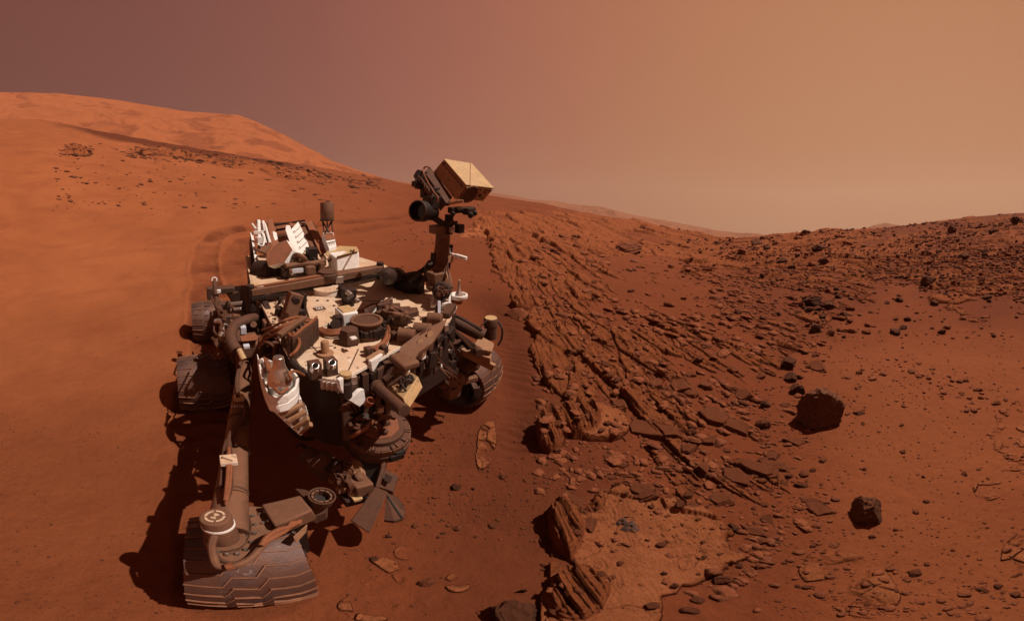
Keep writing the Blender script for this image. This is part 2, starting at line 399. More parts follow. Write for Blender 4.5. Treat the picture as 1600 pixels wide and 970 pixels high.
# rover wheel contact points
W_FL = (-.79, .885); W_ML = (-2.24, 2.00); W_RL = (-3.25, 3.00); W_FR = (-.36, 3.00)
def gp(pts): return [ground_at(a, b)[:2] for a, b in pts]
TRACKS += [([W_RL]+gp([(322, 440), (318, 410), (325, 385), (345, 362), (400, 352), (470, 352), (560, 346), (610, 340), (655, 331)]), .5, 1.0),
           (gp([(392, 470), (368, 430), (366, 400), (378, 378), (420, 368), (480, 366), (555, 360), (620, 350), (680, 338)]), .5, .8),
           ([W_FL, W_ML, W_RL], .42, .8)]
WPITS += [W_FL, W_ML, W_RL, W_FR]

def set_attrs(me, d):
    for k, v in d.items():
        a = me.attributes.new(k, 'FLOAT', 'POINT'); a.data.foreach_set('value', v.astype(np.float32))
def grid_mesh(name, X, Y, Z, wrap=False):
    nr, nc = X.shape
    co = np.stack([X, Y, Z], -1).reshape(-1, 3).astype(np.float32)
    i = np.arange(nr-1)[:, None]; j = np.arange(nc if wrap else nc-1)[None, :]; j2 = (j+1) % nc
    f = np.stack([i*nc+j, i*nc+j2, (i+1)*nc+j2, (i+1)*nc+j], -1).reshape(-1, 4)
    me = bpy.data.meshes.new(name)
    me.vertices.add(len(co)); me.vertices.foreach_set('co', co.ravel())
    me.loops.add(f.size); me.loops.foreach_set('vertex_index', f.ravel().astype(np.int32))
    me.polygons.add(len(f)); me.polygons.foreach_set('loop_start', (np.arange(len(f))*4).astype(np.int32))
    me.polygons.foreach_set('loop_total', np.full(len(f), 4, np.int32))
    me.update(calc_edges=True); me.validate()
    me.polygons.foreach_set('use_smooth', np.ones(len(f), bool))
    return me
def link(name, me, mat=None, parent=None, kind=None, label=None, cat=None, group=None):
    o = bpy.data.objects.new(name, me); COL.objects.link(o)
    if mat is not None and me is not None and not me.materials: me.materials.append(mat)
    if parent is not None: o.parent = parent
    if kind: o['kind'] = kind
    if label: o['label'] = label
    if cat: o['category'] = cat
    if group: o['group'] = group
    return o

az = np.concatenate([np.arange(-180, -84, 3.0), np.arange(-84, 84.01, .14), np.arange(87, 180, 3.0)])
lat = np.geomspace(.02, 1.0, 1)  # unused rows seed
rr = np.concatenate([[.02, .1, .2, .3, .4, .5, .6], np.geomspace(.7, 12, 700), np.geomspace(12.1, 100, 260), np.geomspace(105, 1400, 26)])
A, RR = np.meshgrid(np.radians(az), rr)
X = RR*np.sin(A); Y = RR*np.cos(A)
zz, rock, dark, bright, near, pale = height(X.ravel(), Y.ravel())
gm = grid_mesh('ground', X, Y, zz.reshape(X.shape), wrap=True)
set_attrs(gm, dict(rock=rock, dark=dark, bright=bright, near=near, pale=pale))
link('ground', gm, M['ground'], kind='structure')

# ------------------------------------------------------------------ hill and mountains behind
def hill_material(name, stops, sc_=.02):
    g = NT(name, .95, 0, .05)
    v = g.co((1, 1, 2.2))
    c = g.ramp(g.noise(sc_, 9, .62, .6, v), stops)
    g.color(c); g.bump(g.noise(sc_*6, 8, .6), .5, 3.0); return g.m
def range_mesh(name, pts, r0, r1, seed, rough_amp, mat, apron=40):
    """a ridge: rises from r0 to its crest at r1, following the skyline elevations, then falls away behind"""
    xs = [p[0] for p in pts]; ys = [p[1] for p in pts]
    a = np.arange((min(xs)-CX)*DEG, (max(xs)-CX)*DEG+.01, .11)
    t = np.concatenate([np.linspace(0, 1, 70), np.linspace(1.02, 2.2, 24)])
    AA, T = np.meshgrid(np.radians(a), t)
    rad = r0+(r1-r0)*T
    la = (HY-np.interp(CX+np.degrees(AA)/DEG, xs, ys))*DEG
    zc = CAM_H+r1*np.tan(np.radians(la))
    X = rad*np.sin(AA); Y = rad*np.cos(AA)
    z_in = base_z(X[0], Y[0])-2
    Z = z_in[None, :]*(1-np.clip(T, 0, 1)) + zc*np.clip(T, 0, 1)**1.15 - np.maximum(T-1, 0)*(r1-r0)*.55
    k = rough_amp
    det = k*fbm(X*.02, Y*.02, 6, seed)+.45*k*(1-2*np.abs(fbm(X*.05, Y*.05, 5, seed+3)))
    Z = Z+det*np.sin(np.clip(T, 0, 1)*math.pi)*.9 + det*.22*(T > .5)
    me = grid_mesh(name, X, Y, Z); return link(name, me, mat, kind='structure')
hm = hill_material('hill_dust', [(.36, (0.275, 0.0862, 0.0348)), (.5, (0.330, 0.1043, 0.0419)), (.58, (0.215, 0.0635, 0.0284)), (.68, (0.290, 0.0889, 0.0363))], .045)
mm = hill_material('mountain_dust', [(.3, (0.220, 0.0771, 0.0395)), (.7, (0.300, 0.1088, 0.0514))], .012)
range_mesh('hill', [(-300, 150), (-150, 150), (0, 145), (60, 146), (100, 148), (200, 159), (280, 173), (330, 178), (372, 181), (400, 190), (440, 208), (480, 230), (520, 252), (560, 267), (600, 279), (640, 290), (700, 305)], 95, 190, 301, 4.0, hm)
range_mesh('mountains', [(560, 283), (600, 279), (640, 285), (700, 292), (740, 297), (770, 302), (800, 305), (830, 312), (860, 313), (900, 320), (940, 324), (980, 334), (1030, 343), (1080, 352), (1130, 362), (1160, 366), (1190, 367), (1215, 374), (1240, 380), (1340, 362), (1365, 352), (1385, 348), (1410, 354), (1440, 349), (1480, 345), (1520, 350), (1700, 350)], 420, 640, 321, 6.5, mm)

# dusty air
hz = bpy.data.meshes.new('haze')
bm = bmesh.new(); bmesh.ops.create_cube(bm, size=1); 
for v in bm.verts: v.co = Vector((v.co.x*3000, v.co.y*3000, -190 if v.co.z < 0 else 135))
bm.to_mesh(hz); bm.free()
HAZE = 0.0005
hmat = bpy.data.materials.new('haze_air'); hmat.use_nodes = True
hn = hmat.node_tree.nodes; hn.clear(); ho = hn.new('ShaderNodeOutputMaterial'); hv = hn.new('ShaderNodeVolumePrincipled')
hv.inputs['Color'].default_value = (.92, .68, .52, 1); hv.inputs['Density'].default_value = HAZE; hv.inputs['Anisotropy'].default_value = .2
hmat.node_tree.links.new(hv.outputs[0], ho.inputs['Volume'])
link('haze', hz, hmat, kind='stuff')

# ------------------------------------------------------------------ rocks
rng = random.Random(7); nrng = np.random.RandomState(7)
def rock_mesh(name, seed, flat=.75, cuts=7, sub=3, rough=.10, lam=0.0, sx=1.0, sy=1.0):
    """an angular stone: a noisy ball cut by planes, lamellae along its bedding when lam > 0; radius about 1"""
    r_ = random.Random(seed); bm = bmesh.new(); bmesh.ops.create_icosphere(bm, subdivisions=sub, radius=1)
    pls = []
    for _ in range(cuts):
        v = Vector((r_.gauss(0, 1), r_.gauss(0, 1), r_.gauss(.1, .8))).normalized(); pls.append((v, r_.uniform(.45, .82)))
    co = np.array([v.co[:] for v in bm.verts])
    n = fbm(co[:, 0]*1.3+seed, co[:, 1]*1.3+co[:, 2]*2.1, 4, seed)*.28
    n2 = fbm(co[:, 0]*5+co[:, 2]*3, co[:, 1]*5+seed-co[:, 2]*4, 3, seed+3)*rough
    for i, v in enumerate(bm.verts):
        p = v.co*(1+float(n[i]))
        for nn, d in pls:
            k = p.dot(nn)-d
            if k > 0: p -= nn*k*.96
        p *= 1+float(n2[i])
        if lam: p.xy *= 1+lam*math.sin(p.z*16+2*float(n[i])*8)
        v.co = Vector((p.x*sx, p.y*sy, p.z*flat))
    me = bpy.data.meshes.new(name); bm.to_mesh(me); bm.free()
    me.polygons.foreach_set('use_smooth', np.zeros(len(me.polygons), bool)); me.update()
    return me
def shard_mesh(name, seed, sub=0, thick=.26, length=1.5):
    """a broken plate of layered rock: an irregular polygon with stepped, undercut edges"""
    r_ = random.Random(seed); n = r_.choice([4, 5, 5, 6, 7]); bm = bmesh.new(); rings = []
    base = []
    for k in range(n):
        a = 6.283*(k+r_.uniform(-.32, .32))/n; q = r_.uniform(.65, 1.1); base.append((q*math.cos(a), q*math.sin(a)*length))
    ox, oy = r_.uniform(-.15, .15), r_.uniform(-.2, .2)
    lv = [(-.5, .92, 0), (-.12, 1.0, 0), (-.10, .86+r_.uniform(0, .1), .3), (.22, .88, .4), (.24, .72+r_.uniform(0, .12), .7), (.5, .66+r_.uniform(0, .1), 1)]
    for z, k_, o_ in lv:
        rings.append([bm.verts.new((x*k_*r_.uniform(.93, 1.05)+ox*o_, y*k_*r_.uniform(.93, 1.05)+oy*o_, (z+r_.uniform(-.06, .06))*thick*2)) for x, y in base])
    for a, b in zip(rings[:-1], rings[1:]):
        for k in range(n): bm.faces.new((a[k], a[(k+1) % n], b[(k+1) % n], b[k]))
    bm.faces.new(rings[0][::-1]); bm.faces.new(rings[-1])
    bmesh.ops.triangulate(bm, faces=bm.faces)
    for s_ in range(sub):
        bmesh.ops.subdivide_edges(bm, edges=[e for e in bm.edges if e.calc_length() > (.34, .2, .12)[s_]], cuts=1)
        bmesh.ops.triangulate(bm, faces=bm.faces)
        for v in bm.verts: v.co += Vector((r_.gauss(0, 1), r_.gauss(0, 1), r_.gauss(0, .6)))*(.030, .016, .008)[s_]
    me = bpy.data.meshes.new(name); bm.to_mesh(me); bm.free(); return me
def add_rock(name, me, x, y, s, mat, label, cat='rock', group=None, sink=.25, rot=None, z=None, tilt=.25):
    o = bpy.data.objects.new(name, me); COL.objects.link(o)
    if not me.materials: me.materials.append(mat)
    if me.materials[0] != mat:
        o.material_slots[0].link = 'OBJECT'; o.material_slots[0].material = mat
    s = s if hasattr(s, '__len__') else (s, s, s)
    zz_ = Zf(x, y) if z is None else z
    o.location = (x, y, zz_ + s[2]*(.62-sink))
    o.rotation_euler = rot if rot else (rng.uniform(-tilt, tilt), rng.uniform(-tilt, tilt), rng.uniform(0, 6.28))
    o.scale = s; o['label'] = label; o['category'] = cat
    if group: o['group'] = group
    return o
def rock_px(name, px, py, wpx, hf, mat, label, seed, sink=.25, rot=None, cuts=7, aspect=1.0, sub=4, lam=0, group=None, flat=1, rough=.10):
    """a rock whose middle shows at that pixel and whose width covers wpx of the photograph"""
    x, y, t = ground_at(px, py)
    z = Zf(x, y); d = pix_dir(px, py); k = (z+.0-CAM_H)/d.z if d.z < -.05 else t
    if d.z < -.05: x, y, t = d.x*k, d.y*k, k
    half = t*math.cos(R((HY-py)*DEG))*R(wpx*DEG)/2*1.08
    me = shard_mesh(name, seed, 3, .9, 1.3) if name == 'flat_rock' else rock_mesh(name, seed, 1, cuts, sub, rough, lam)
    return add_rock(name, me, x, y, (half, half*aspect, half*hf), mat, label, group=group, sink=sink, rot=rot)

M['boulder'] = rock_material('brown_boulder', (.105, .045, .026), (.19, .078, .044), (.26, .098, .050), .75, 6)  # dust on upward faces, pale enough to paint in a sunlit top
B = math.radians
LM = []
_rp = rock_px
def rock_px(name, px, py, wpx, hf, mat, label, *a, **k):
    LM.append((px, py, wpx, label)); return _rp(name, px, py, wpx, hf, mat, label, *a, **k)
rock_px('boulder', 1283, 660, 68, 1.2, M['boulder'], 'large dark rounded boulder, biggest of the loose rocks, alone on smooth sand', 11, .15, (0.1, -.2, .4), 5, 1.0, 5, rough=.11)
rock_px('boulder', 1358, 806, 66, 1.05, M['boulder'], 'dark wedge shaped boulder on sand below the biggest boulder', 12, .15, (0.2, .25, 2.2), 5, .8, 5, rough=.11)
rock_px('boulder', 1232, 573, 28, .8, M['rock_dark'], 'dark angular rock, topmost of the three above the biggest boulder', 13, .2)
rock_px('boulder', 1236, 594, 20, .9, M['rock_dark'], 'dark pointed rock, middle one of the three above the biggest boulder', 14, .2)
rock_px('boulder', 1246, 612, 26, .8, M['rock_dark'], 'dark round rock, lowest of the three just above the biggest boulder', 15, .2)
rock_px('boulder', 1272, 518, 21, .95, M['rock_dark'], 'dark conical rock on the edge of the rubble slope', 16, .2)
rock_px('boulder', 1448, 442, 20, .9, M['rock_dark'], 'dark lone pyramid rock in the middle of the rubble slope', 17, .2)
rock_px('boulder', 1268, 474, 32, .6, M['rock_dark'], 'dark broad rock in the cluster where the rubble slope begins', 18, .2)
rock_px('boulder', 1292, 480, 24, .65, M['rock_dark'], 'dark flat rock beside the broad one in the rubble cluster', 19, .2)
rock_px('boulder', 1486, 364, 17, .9, M['rock_dark'], 'dark block on the skyline where the far peaks show', 20, .1)
rock_px('boulder', 1590, 352, 18, .9, M['rock_dark'], 'dark block high on the end of the skyline slope', 21, .1)
rock_px('boulder', 1279, 388, 18, .9, M['rock_dark'], 'dark block on the slope below the gap in the far peaks', 22, .1)
rock_px('boulder', 1340, 646, 13, .5, M['rock_dark'], 'small flat dark stone on the sunny side of the biggest boulder', 23, .3, None, 7, 1.9)
rock_px('boulder', 1196, 634, 17, .9, M['rock_dark'], 'dark knob of rock between bedrock and the biggest boulder', 24, .2)
rock_px('boulder', 1194, 665, 24, .75, M['rock_mid'], 'brown flat topped rock between the bedrock fan and the biggest boulder', 25, .25)
rock_px('boulder', 670, 912, 33, .75, M['rock_pale'], 'pale rough rock between paving patches below the robotic arm', 26, .2, (.1, .1, .3), 9, .8, rough=.2)
rock_px('pointed_rock', 796, 968, 64, 1.35, M['rock_dark'], 'dark steep pointed rock cut off by the bottom edge', 27, .2, (0.0, -.25, -.22), 6, 1.9, rough=.16)
rock_px('pointed_rock', 815, 925, 18, 1.2, M['rock_dark'], 'small dark fin of rock behind the steep pointed one', 28, .1, (0.2, .3, .2), 6, .6)
rock_px('boulder', 714, 762, 18, .8, M['rock_dark'], 'dark small rock on a pale patch beside the arm turret', 29, .2)
rock_px('boulder', 787, 746, 12, .9, M['rock_mid'], 'small brown stone beside the dark sand patch', 30, .2)
rock_px('boulder', 770, 822, 15, .8, M['rock_mid'], 'half buried brown stone in the sand above the pointed rock', 31, .4)
rock_px('boulder', 1061, 795, 22, .85, M['rock_mid'], 'brown egg shaped rock above the flat bedrock slab', 32, .2, None, 6, .7)
rock_px('boulder', 1143, 826, 24, .7, M['rock_dark'], 'dark triangular rock on the sand beside the long narrow slab', 33, .25, None, 5, .6)
rock_px('boulder', 1130, 908, 30, .8, M['rock_mid'], 'rough brown rock low at the slab edge', 34, .2, rough=.18)
rock_px('boulder', 1090, 938, 26, .6, M['rock_mid'], 'flat brown rock below the rough brown one', 35, .3)
rock_px('boulder', 1057, 914, 16, .8, M['rock_mid'], 'small blocky brown stone resting on the bedrock slab', 36, .3)
rock_px('boulder', 1038, 896, 11, 1.1, M['rock_dark'], 'narrow dark upright stone on the bedrock slab', 37, .2)
rock_px('boulder', 808, 476, 30, .55, M['rock_pale'], 'pale flat topped boulder on the rippled sand side brink of the outcrop', 38, .2, (0, -.3, .5), 6, 1.2)
rock_px('boulder', 985, 396, 46, .5, M['rock_mid'], 'long low boulder in the sandy hollow of the upper outcrop', 39, .2, (0, 0, .5), 6, 1.0, lam=.05)
rock_px('boulder', 1092, 562, 16, .6, M['rock_mid'], 'long low brown block among the upper plates', 40, .3)
for i, (px, py, wp, sd) in enumerate([(1013, 664, 44, 41), (1040, 672, 34, 42), (1106, 690, 30, 43), (1115, 655, 50, 44), (1143, 668, 40, 45), (1180, 830, 26, 46), (1212, 730, 30, 47), (1185, 735, 34, 48), (1098, 735, 34, 49), (1150, 745, 46, 50)]):
    lb = ['thick tilted slab with a deeply shadowed edge among upright plates', 'thin tilted slab leaning on the thick shadowed slab', 'short pale block with one black side mid outcrop',
          'broad pale dipping plate at the top of the bedrock fan', 'split pale plate next to the broad dipping plate', 'long narrow standing slab beside the flat bedrock', 'thin fin of bedrock at the sandy edge of the fan',
          'curved fin of bedrock just inside the sandy edge of the fan', 'pale chipped block among pebbles in mid outcrop', 'wide thin plate just above the long narrow slab'][i]
    rock_px('flat_rock', px, py, wp, .42, M['rock_pale'], lb, sd, .35, (B(8), B(-22), B([20, 35, 10, 15, 25, 5, 30, 25, 60, 20][i])), 6, [2.0, 2.2, 1, 1.6, 1.9, 3.2, 2.4, 2.6, .8, 1.4][i]*.8, lam=.05)

protos = [rock_mesh('stone', 200+i, rng.uniform(.55, .9), 10, 2, .12) for i in range(10)]
slabs_ = [shard_mesh('flat_rock', 230+i, 3, rng.uniform(.2, .34), rng.uniform(1.2, 2.1)) for i in range(10)]
small_boxes = []
def scatter(n, pxr, pyr, dens, size, seed):
    """random spots, uniform over the picture area of the ground they cover"""
    r_ = np.random.RandomState(seed); px = r_.uniform(*pxr, n*6); py = r_.uniform(*pyr, n*6)
    lat = np.radians((HY-py)*DEG); az_ = np.radians((px-CX)*DEG)
    ts = np.geomspace(1, 90, 400)
    X_ = np.sin(az_)[:, None]*np.cos(lat)[:, None]*ts; Y_ = np.cos(az_)[:, None]*np.cos(lat)[:, None]*ts
    Zr = CAM_H+np.sin(lat)[:, None]*ts; b = base_z(X_, Y_); hit = Zr < b; ok = hit.any(1); k = hit.argmax(1)
    x = X_[np.arange(len(px)), k]; y = Y_[np.arange(len(px)), k]; t = ts[k]
    d = dens(px, py, x, y)
    ok &= r_.uniform(0, 1, len(px)) < d
    x, y, t, px, py = x[ok][:n], y[ok][:n], t[ok][:n], px[ok][:n], py[ok][:n]
    s = size(px, py, t, r_.uniform(0, 1, len(x)))
    z = height(x, y, False)
    return x, y, z, s, px, py
def rover_clear(px, py):
    return ~((px > 270) & (px < 800) & (py > 320) & (py < 700) | (px > 270) & (px < 650) & (py > 600))
def d_out(px, py, x, y):
    e = np.interp(py, _ly, _lx); f = np.interp(py, _ry, _rx)
    return np.where((px > e-6) & (px < f+30), 1.0, .06)
def size_px(lo, hi, p=3.):
    return lambda px, py, t, u: t*R(DEG)*(lo+(hi-lo)*u**p)/2
def grp(px, py):
    if px > 1150 and py < 560: return 'rubble'
    if px < 700: return 'dune'
    if px > 1180: return 'sand'
    return 'bed'
GL = {'rubble': ('angular dark stone in the rubble field on the far slope', 'stones of the rubble field', 'rock_dark'),
      'dune': ('small dark stone lying on the smooth dusty hill slope', 'stones on the dusty slope', 'rock_dark'),
      'sand': ('small brown stone on the open pebbly sand past the bedrock', 'stones on the pebbly sand', 'rock_mid'),
      'bed': ('loose angular brown stone among the cracked bedrock plates', 'loose stones on the bedrock', 'rock_mid')}
cand = []
def collect(res, flag):
    for v in zip(*res): cand.append((*v, flag))
collect(scatter(125, (800, 1320), (385, 970), d_out, size_px(6, 19, 3), 1), 0)
collect(scatter(60, (860, 1290), (500, 860), d_out, size_px(12, 32, 2.5), 2), 1)
collect(scatter(150, (1160, 1600), (350, 530), lambda a, b, x, y: np.ones(len(a)), size_px(6, 20, 3), 3), 0)
collect(scatter(70, (1180, 1600), (540, 970), lambda a, b, x, y: np.ones(len(a)), size_px(5, 16, 3), 4), 0)
collect(scatter(30, (560, 860), (660, 960), lambda a, b, x, y: np.ones(len(a)), size_px(5, 13, 3), 5), 0)
ledge_line = lambda a: np.interp(a, [90, 200, 330, 450, 560], [237, 238, 247, 262, 285])
collect(scatter(34, (92, 560), (228, 300), lambda a, b, x, y: np.where((np.abs(b-ledge_line(a)-2) < 9) & ((a < 142) | (a > 205)), 1, .0), size_px(5, 12, 2), 6), 2)
cand.sort(key=lambda c: -c[3]/math.hypot(c[0], c[1]))
cnt = 0; tiny = []
used = set(); USABLE = [(a, b, c, d.split(',')[0]) for a, b, c, d in LM]
def own_label(px, py, s, kindword):
    """beside which landmark rock, on which side of it; None when every such phrase is taken"""
    best = None
    for lx, ly, lw, lab in USABLE:
        dx, dy = px-lx, py-ly; d = math.hypot(dx, dy)
        if d > 95+lw or d < lw*.5: continue
        side = ('just uphill of the' if dy < 0 else 'just downhill of the') if abs(dy) > abs(dx) else ('sunward of the' if dx > 0 else 'on the shaded side of the')
        if len(f'{kindword} {side} {lab}'.split()) > 16: continue
        key = (lx, ly, side)
        if key in used: continue
        if best is None or d < best[0]: best = (d, key, side, lab)
    if best is None: return None
    used.add(best[1]); return f'{kindword} {best[2]} {best[3]}'
for x, y, z, s, px, py, fl in cand:
    if cnt < 297:
        g_ = grp(px, py); lb, gname, mt = GL[g_]
        if fl == 1:
            add_rock('flat_rock', rng.choice(slabs_), x, y, (s, s, s*1.1), M['rock_pale'], own_label(px, py, s, 'tilted plate') or 'flat tilted sandstone plate breaking out of the bedrock fan', 'rock', 'loose plates on the bedrock', sink=.52, rot=(rng.uniform(-.1, .25), rng.uniform(-.5, -.1), rng.uniform(-.3, .7)), z=z)
        elif fl == 2:
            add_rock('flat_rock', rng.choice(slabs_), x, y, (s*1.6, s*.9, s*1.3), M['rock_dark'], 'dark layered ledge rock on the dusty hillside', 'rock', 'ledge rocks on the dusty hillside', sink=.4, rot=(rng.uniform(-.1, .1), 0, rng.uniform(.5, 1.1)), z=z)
        else:
            add_rock('stone', rng.choice(protos), x, y, s, M[mt if rng.random() < .6 else 'rock_pale'], own_label(px, py, s, 'stone') or lb, 'stone', gname, sink=.35, z=z)
        cnt += 1
    else: tiny.append((x, y, z, s))

# rubble and gravel too fine to count: one object each, real little stones
def stone_carpet(name, arr, mats, seed, sub=1, slabby=False):
    r_ = np.random.RandomState(seed)
    pv = []
    NV = 14 if slabby else 6
    for k in range(NV):
        me = shard_mesh('tmp', 400+seed*10+k, 1, .24, r_.uniform(1.1, 2.0)) if slabby else rock_mesh('tmp', 400+seed*10+k, .7, 9, sub, .10)
        v = np.array([p.co[:] for p in me.vertices]); f = np.array([p.vertices[:] for p in me.polygons]); pv.append((v, f)); bpy.data.meshes.remove(me)
    V = []; F = []; MI = []; off = 0
    x, y, z, s = arr
    for k in range(NV):
        sel = np.arange(len(x)) % NV == k; n = sel.sum(); v, f = pv[k]
        a = r_.uniform(-.5, .7, n) if slabby else r_.uniform(0, 6.28, n); c, s_ = np.cos(a), np.sin(a)
        ti = r_.uniform(-.1, .55, n)[:, None] if slabby else np.zeros((n, 1))
        st = r_.uniform(.7, 1.3, (n, 1)); vv = v[None]*np.ones((n, 1, 1)); vv[..., 0] *= st
        vx, vz = vv[..., 0].copy(), vv[..., 2].copy(); vv[..., 0] = vx*np.cos(ti)+vz*np.sin(ti); vv[..., 2] = vz*np.cos(ti)-vx*np.sin(ti)
        X_ = vv[..., 0]*c[:, None]-vv[..., 1]*s_[:, None]; Y_ = vv[..., 0]*s_[:, None]+vv[..., 1]*c[:, None]
        sc_ = s[sel][:, None]
        co = np.stack([X_*sc_+x[sel][:, None], Y_*sc_+y[sel][:, None], vv[..., 2]*sc_+(z[sel]+s[sel]*.15)[:, None]], -1).reshape(-1, 3)
        ff = (f[None]+(np.arange(n)*len(v))[:, None, None]).reshape(-1, 3)+off
        V.append(co); F.append(ff); off += len(co); MI.append(np.repeat(r_.randint(0, len(mats), n), len(f)))
    V = np.concatenate(V).astype(np.float32); F = np.concatenate(F).astype(np.int32); MI = np.concatenate(MI).astype(np.int32)
    me = bpy.data.meshes.new(name); me.vertices.add(len(V)); me.vertices.foreach_set('co', V.ravel())
    me.loops.add(F.size); me.loops.foreach_set('vertex_index', F.ravel()); me.polygons.add(len(F))
    me.polygons.foreach_set('loop_start', (np.arange(len(F))*3).astype(np.int32)); me.polygons.foreach_set('loop_total', np.full(len(F), 3, np.int32))
    me.update(calc_edges=True)
    for m in mats: me.materials.append(m)
    me.polygons.foreach_set('material_index', MI)
    return link(name, me, None, kind='stuff')
def cat(*rs): return [np.concatenate([r[i] for r in rs]) for i in range(4)]
one = lambda a, b, x, y: np.ones(len(a))
clump = lambda a, b, x, y: np.clip(.55+1.6*fbm(x*.9, y*.9, 4, 500), .03, 1)
tn_ = [np.array([t[i] for t in tiny]) for i in range(4)]
g1 = cat(scatter(2600, (820, 1330), (380, 970), lambda a, b, x, y: d_out(a, b, x, y)*clump(a, b, x, y), size_px(1.5, 8, 4), 11), tn_) if tiny else scatter(2600, (820, 1330), (380, 970), d_out, size_px(1.5, 8, 4), 11)
stone_carpet('gravel', g1, [M['rock_mid'], M['rock_mid'], M['rock_pale'], M['rock_dark']], 1)
g2 = scatter(9000, (1060, 1600), (334, 545), lambda a, b, x, y: np.clip(.45+2.2*fbm(x*.6, y*.6, 4, 501), .03, 1)*np.clip((a-1000-(b-400)*.6)/150, 0, 1)*(1-sstep(490, 530, b+30*np.sin(a*.013))*.93), size_px(1.6, 10, 5), 12)
stone_carpet('rubble', g2[:4], [M['rock_mid'], M['rock_dark'], M['rock_mid'], M['rock_pale']], 2)
g3 = cat(scatter(2200, (1180, 1600), (520, 970), clump, size_px(1.2, 5, 4), 13), scatter(2200, (540, 860), (620, 970), clump, size_px(1.2, 5.5, 4), 14), scatter(1300, (0, 560), (640, 970), clump, size_px(1.0, 4, 4), 15),
         scatter(500, (560, 860), (345, 480), clump, size_px(1.0, 6, 4), 17), scatter(700, (60, 700), (225, 345), clump, size_px(.8, 3.2, 4), 16), scatter(200, (0, 300), (345, 700), clump, size_px(.8, 3, 4), 18),
         scatter(120, (0, 320), (690, 970), clump, size_px(1, 5, 4), 19))
stone_carpet('pebbles', g3, [M['rock_mid'], M['rock_mid'], M['rock_dark']], 3)

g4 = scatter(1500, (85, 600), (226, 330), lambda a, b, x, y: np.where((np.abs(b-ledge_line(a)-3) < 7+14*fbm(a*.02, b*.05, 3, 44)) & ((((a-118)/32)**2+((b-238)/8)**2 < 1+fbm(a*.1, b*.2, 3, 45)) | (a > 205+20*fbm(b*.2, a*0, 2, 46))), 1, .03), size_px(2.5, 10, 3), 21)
lr = stone_carpet('broken_ledge', g4[:4], [M['rock_dark'], M['rock_dark'], M['rock_mid']], 5, 2, True)  # dark stone colours carry the ledge's shading

def d_fan(a, b, x, y):
    return (d_out(a, b, x, y) > .5)*np.clip(.45+1.9*fbm(x*1.3, y*.7, 4, 502), .05, 1)*(1-.93*sstep(-.05, .15, blob(a, b, 1000, 865, 175, 105)))
g5 = scatter(1500, (800, 1330), (370, 940), d_fan, size_px(4, 21, 3.2), 22)
stone_carpet('shards', g5[:4], [M['rock_pale'], M['rock_pale'], M['rock_mid']], 6, 2, True)
g6 = scatter(500, (1180, 1600), (560, 970), lambda a, b, x, y: np.clip(-.1+2.6*fbm(x*1.1, y*1.1, 4, 503), 0, 1), size_px(3, 13, 3), 23)
stone_carpet('grit', g6[:4], [M['rock_mid'], M['rock_mid'], M['rock_pale']], 7, 2)

# two drill holes in the pale slab, grey powder round each
M['powder'] = NT('grey_drill_powder', .95).color((.070, .038, .028)).m
M['hole'] = NT('drill_hole_shade', .95).color((.012, .007, .005)).m
for px, py, rr_, lb in [(972, 822, .018, 'shallow drill hole with grey powder on the pale bedrock slab'), (985, 832, .024, 'deeper drill hole with a raised grey powder ring on the pale slab')]:
    x, y, t = ground_at(px, py); bm = bmesh.new(); r_ = random.Random(px); rings = []
    for q, h in [(0, -.012), (.30, -.012), (.42, .006), (.8, .007), (1.2, .002), (1.5, -.003)]:
        ring = []
        for k in range(28):
            a = 6.283*k/28; f = q*rr_*(1+(.22*math.sin(3*a+px)+.1*math.sin(7*a))*(q > .5)); xx, yy = x+f*math.cos(a), y+f*math.sin(a)
            ring.append(bm.verts.new((xx-x, yy-y, Zf(xx, yy)-Zf(x, y)+h+.003)))
        rings.append(ring)
    for i, (a, b) in enumerate(zip(rings[:-1], rings[1:])):
        for k in range(28): fc = bm.faces.new((a[k], a[(k+1) % 28], b[(k+1) % 28], b[k])); fc.material_index = 1 if i < 2 else 0
    me = bpy.data.meshes.new('drill_hole'); bm.to_mesh(me); bm.free(); me.materials.append(M['powder']); me.materials.append(M['hole'])
    o = link('drill_hole', me, None, label=lb, cat='drill hole'); o.location = (x, y, Zf(x, y))

# ================================================================== rover
def paint(name, col, dust, amt=.5, rough=.55, metal=0.0, spec=.4, bump=.15, scale=22, speck=.0):
    """a painted or metal surface under uneven dust: more of it on faces that look up"""
    g = NT(name, rough, metal, spec)
    d = g.math('ADD', g.math('MULTIPLY', g.up(), .45), g.math('MULTIPLY', g.noise(scale*.35, 6, .65), 1.1))
    f = g.math('MULTIPLY', g.ramp(d, [(.45, 0.05), (1.15, 1.0)]), amt)
    c = g.mix(f, g.mix(g.ramp(g.noise(scale, 5, .7), [(.3, 0.0), (.7, 1.0)]), tuple(v*.86 for v in col), col), dust)
    mot = g.ramp(g.noise(scale*.8, 8, .75, .8), [(.3, .66), (.5, 1.0), (.7, 1.18)])
    c = g.mix(.8, c, mot, 'MULTIPLY')
    wear = g.ramp(g.noise(scale*1.3, 9, .8, 2.0), [(.62, 0.0), (.66, 1.0)])
    c = g.mix(g.math('MULTIPLY', wear, .35), c, tuple(min(.8, v*1.9+.03) for v in col))
    if speck: c = g.mix(g.math('MULTIPLY', g.ramp(g.noise(scale*7, 3, .6), [(.60, 0.0), (.70, 1.0)]), speck), c, (.16, .06, .025))
    g.color(c)
    g.rough(g.mix(f, rough, .92))
    if bump: g.bump(g.noise(scale*2.5, 7, .75), min(1, bump*2.2), .01)
    return g.m
M['white'] = paint('white_paint', (.84, .83, .82), (.50, .34, .23), .35, .5, speck=.3)
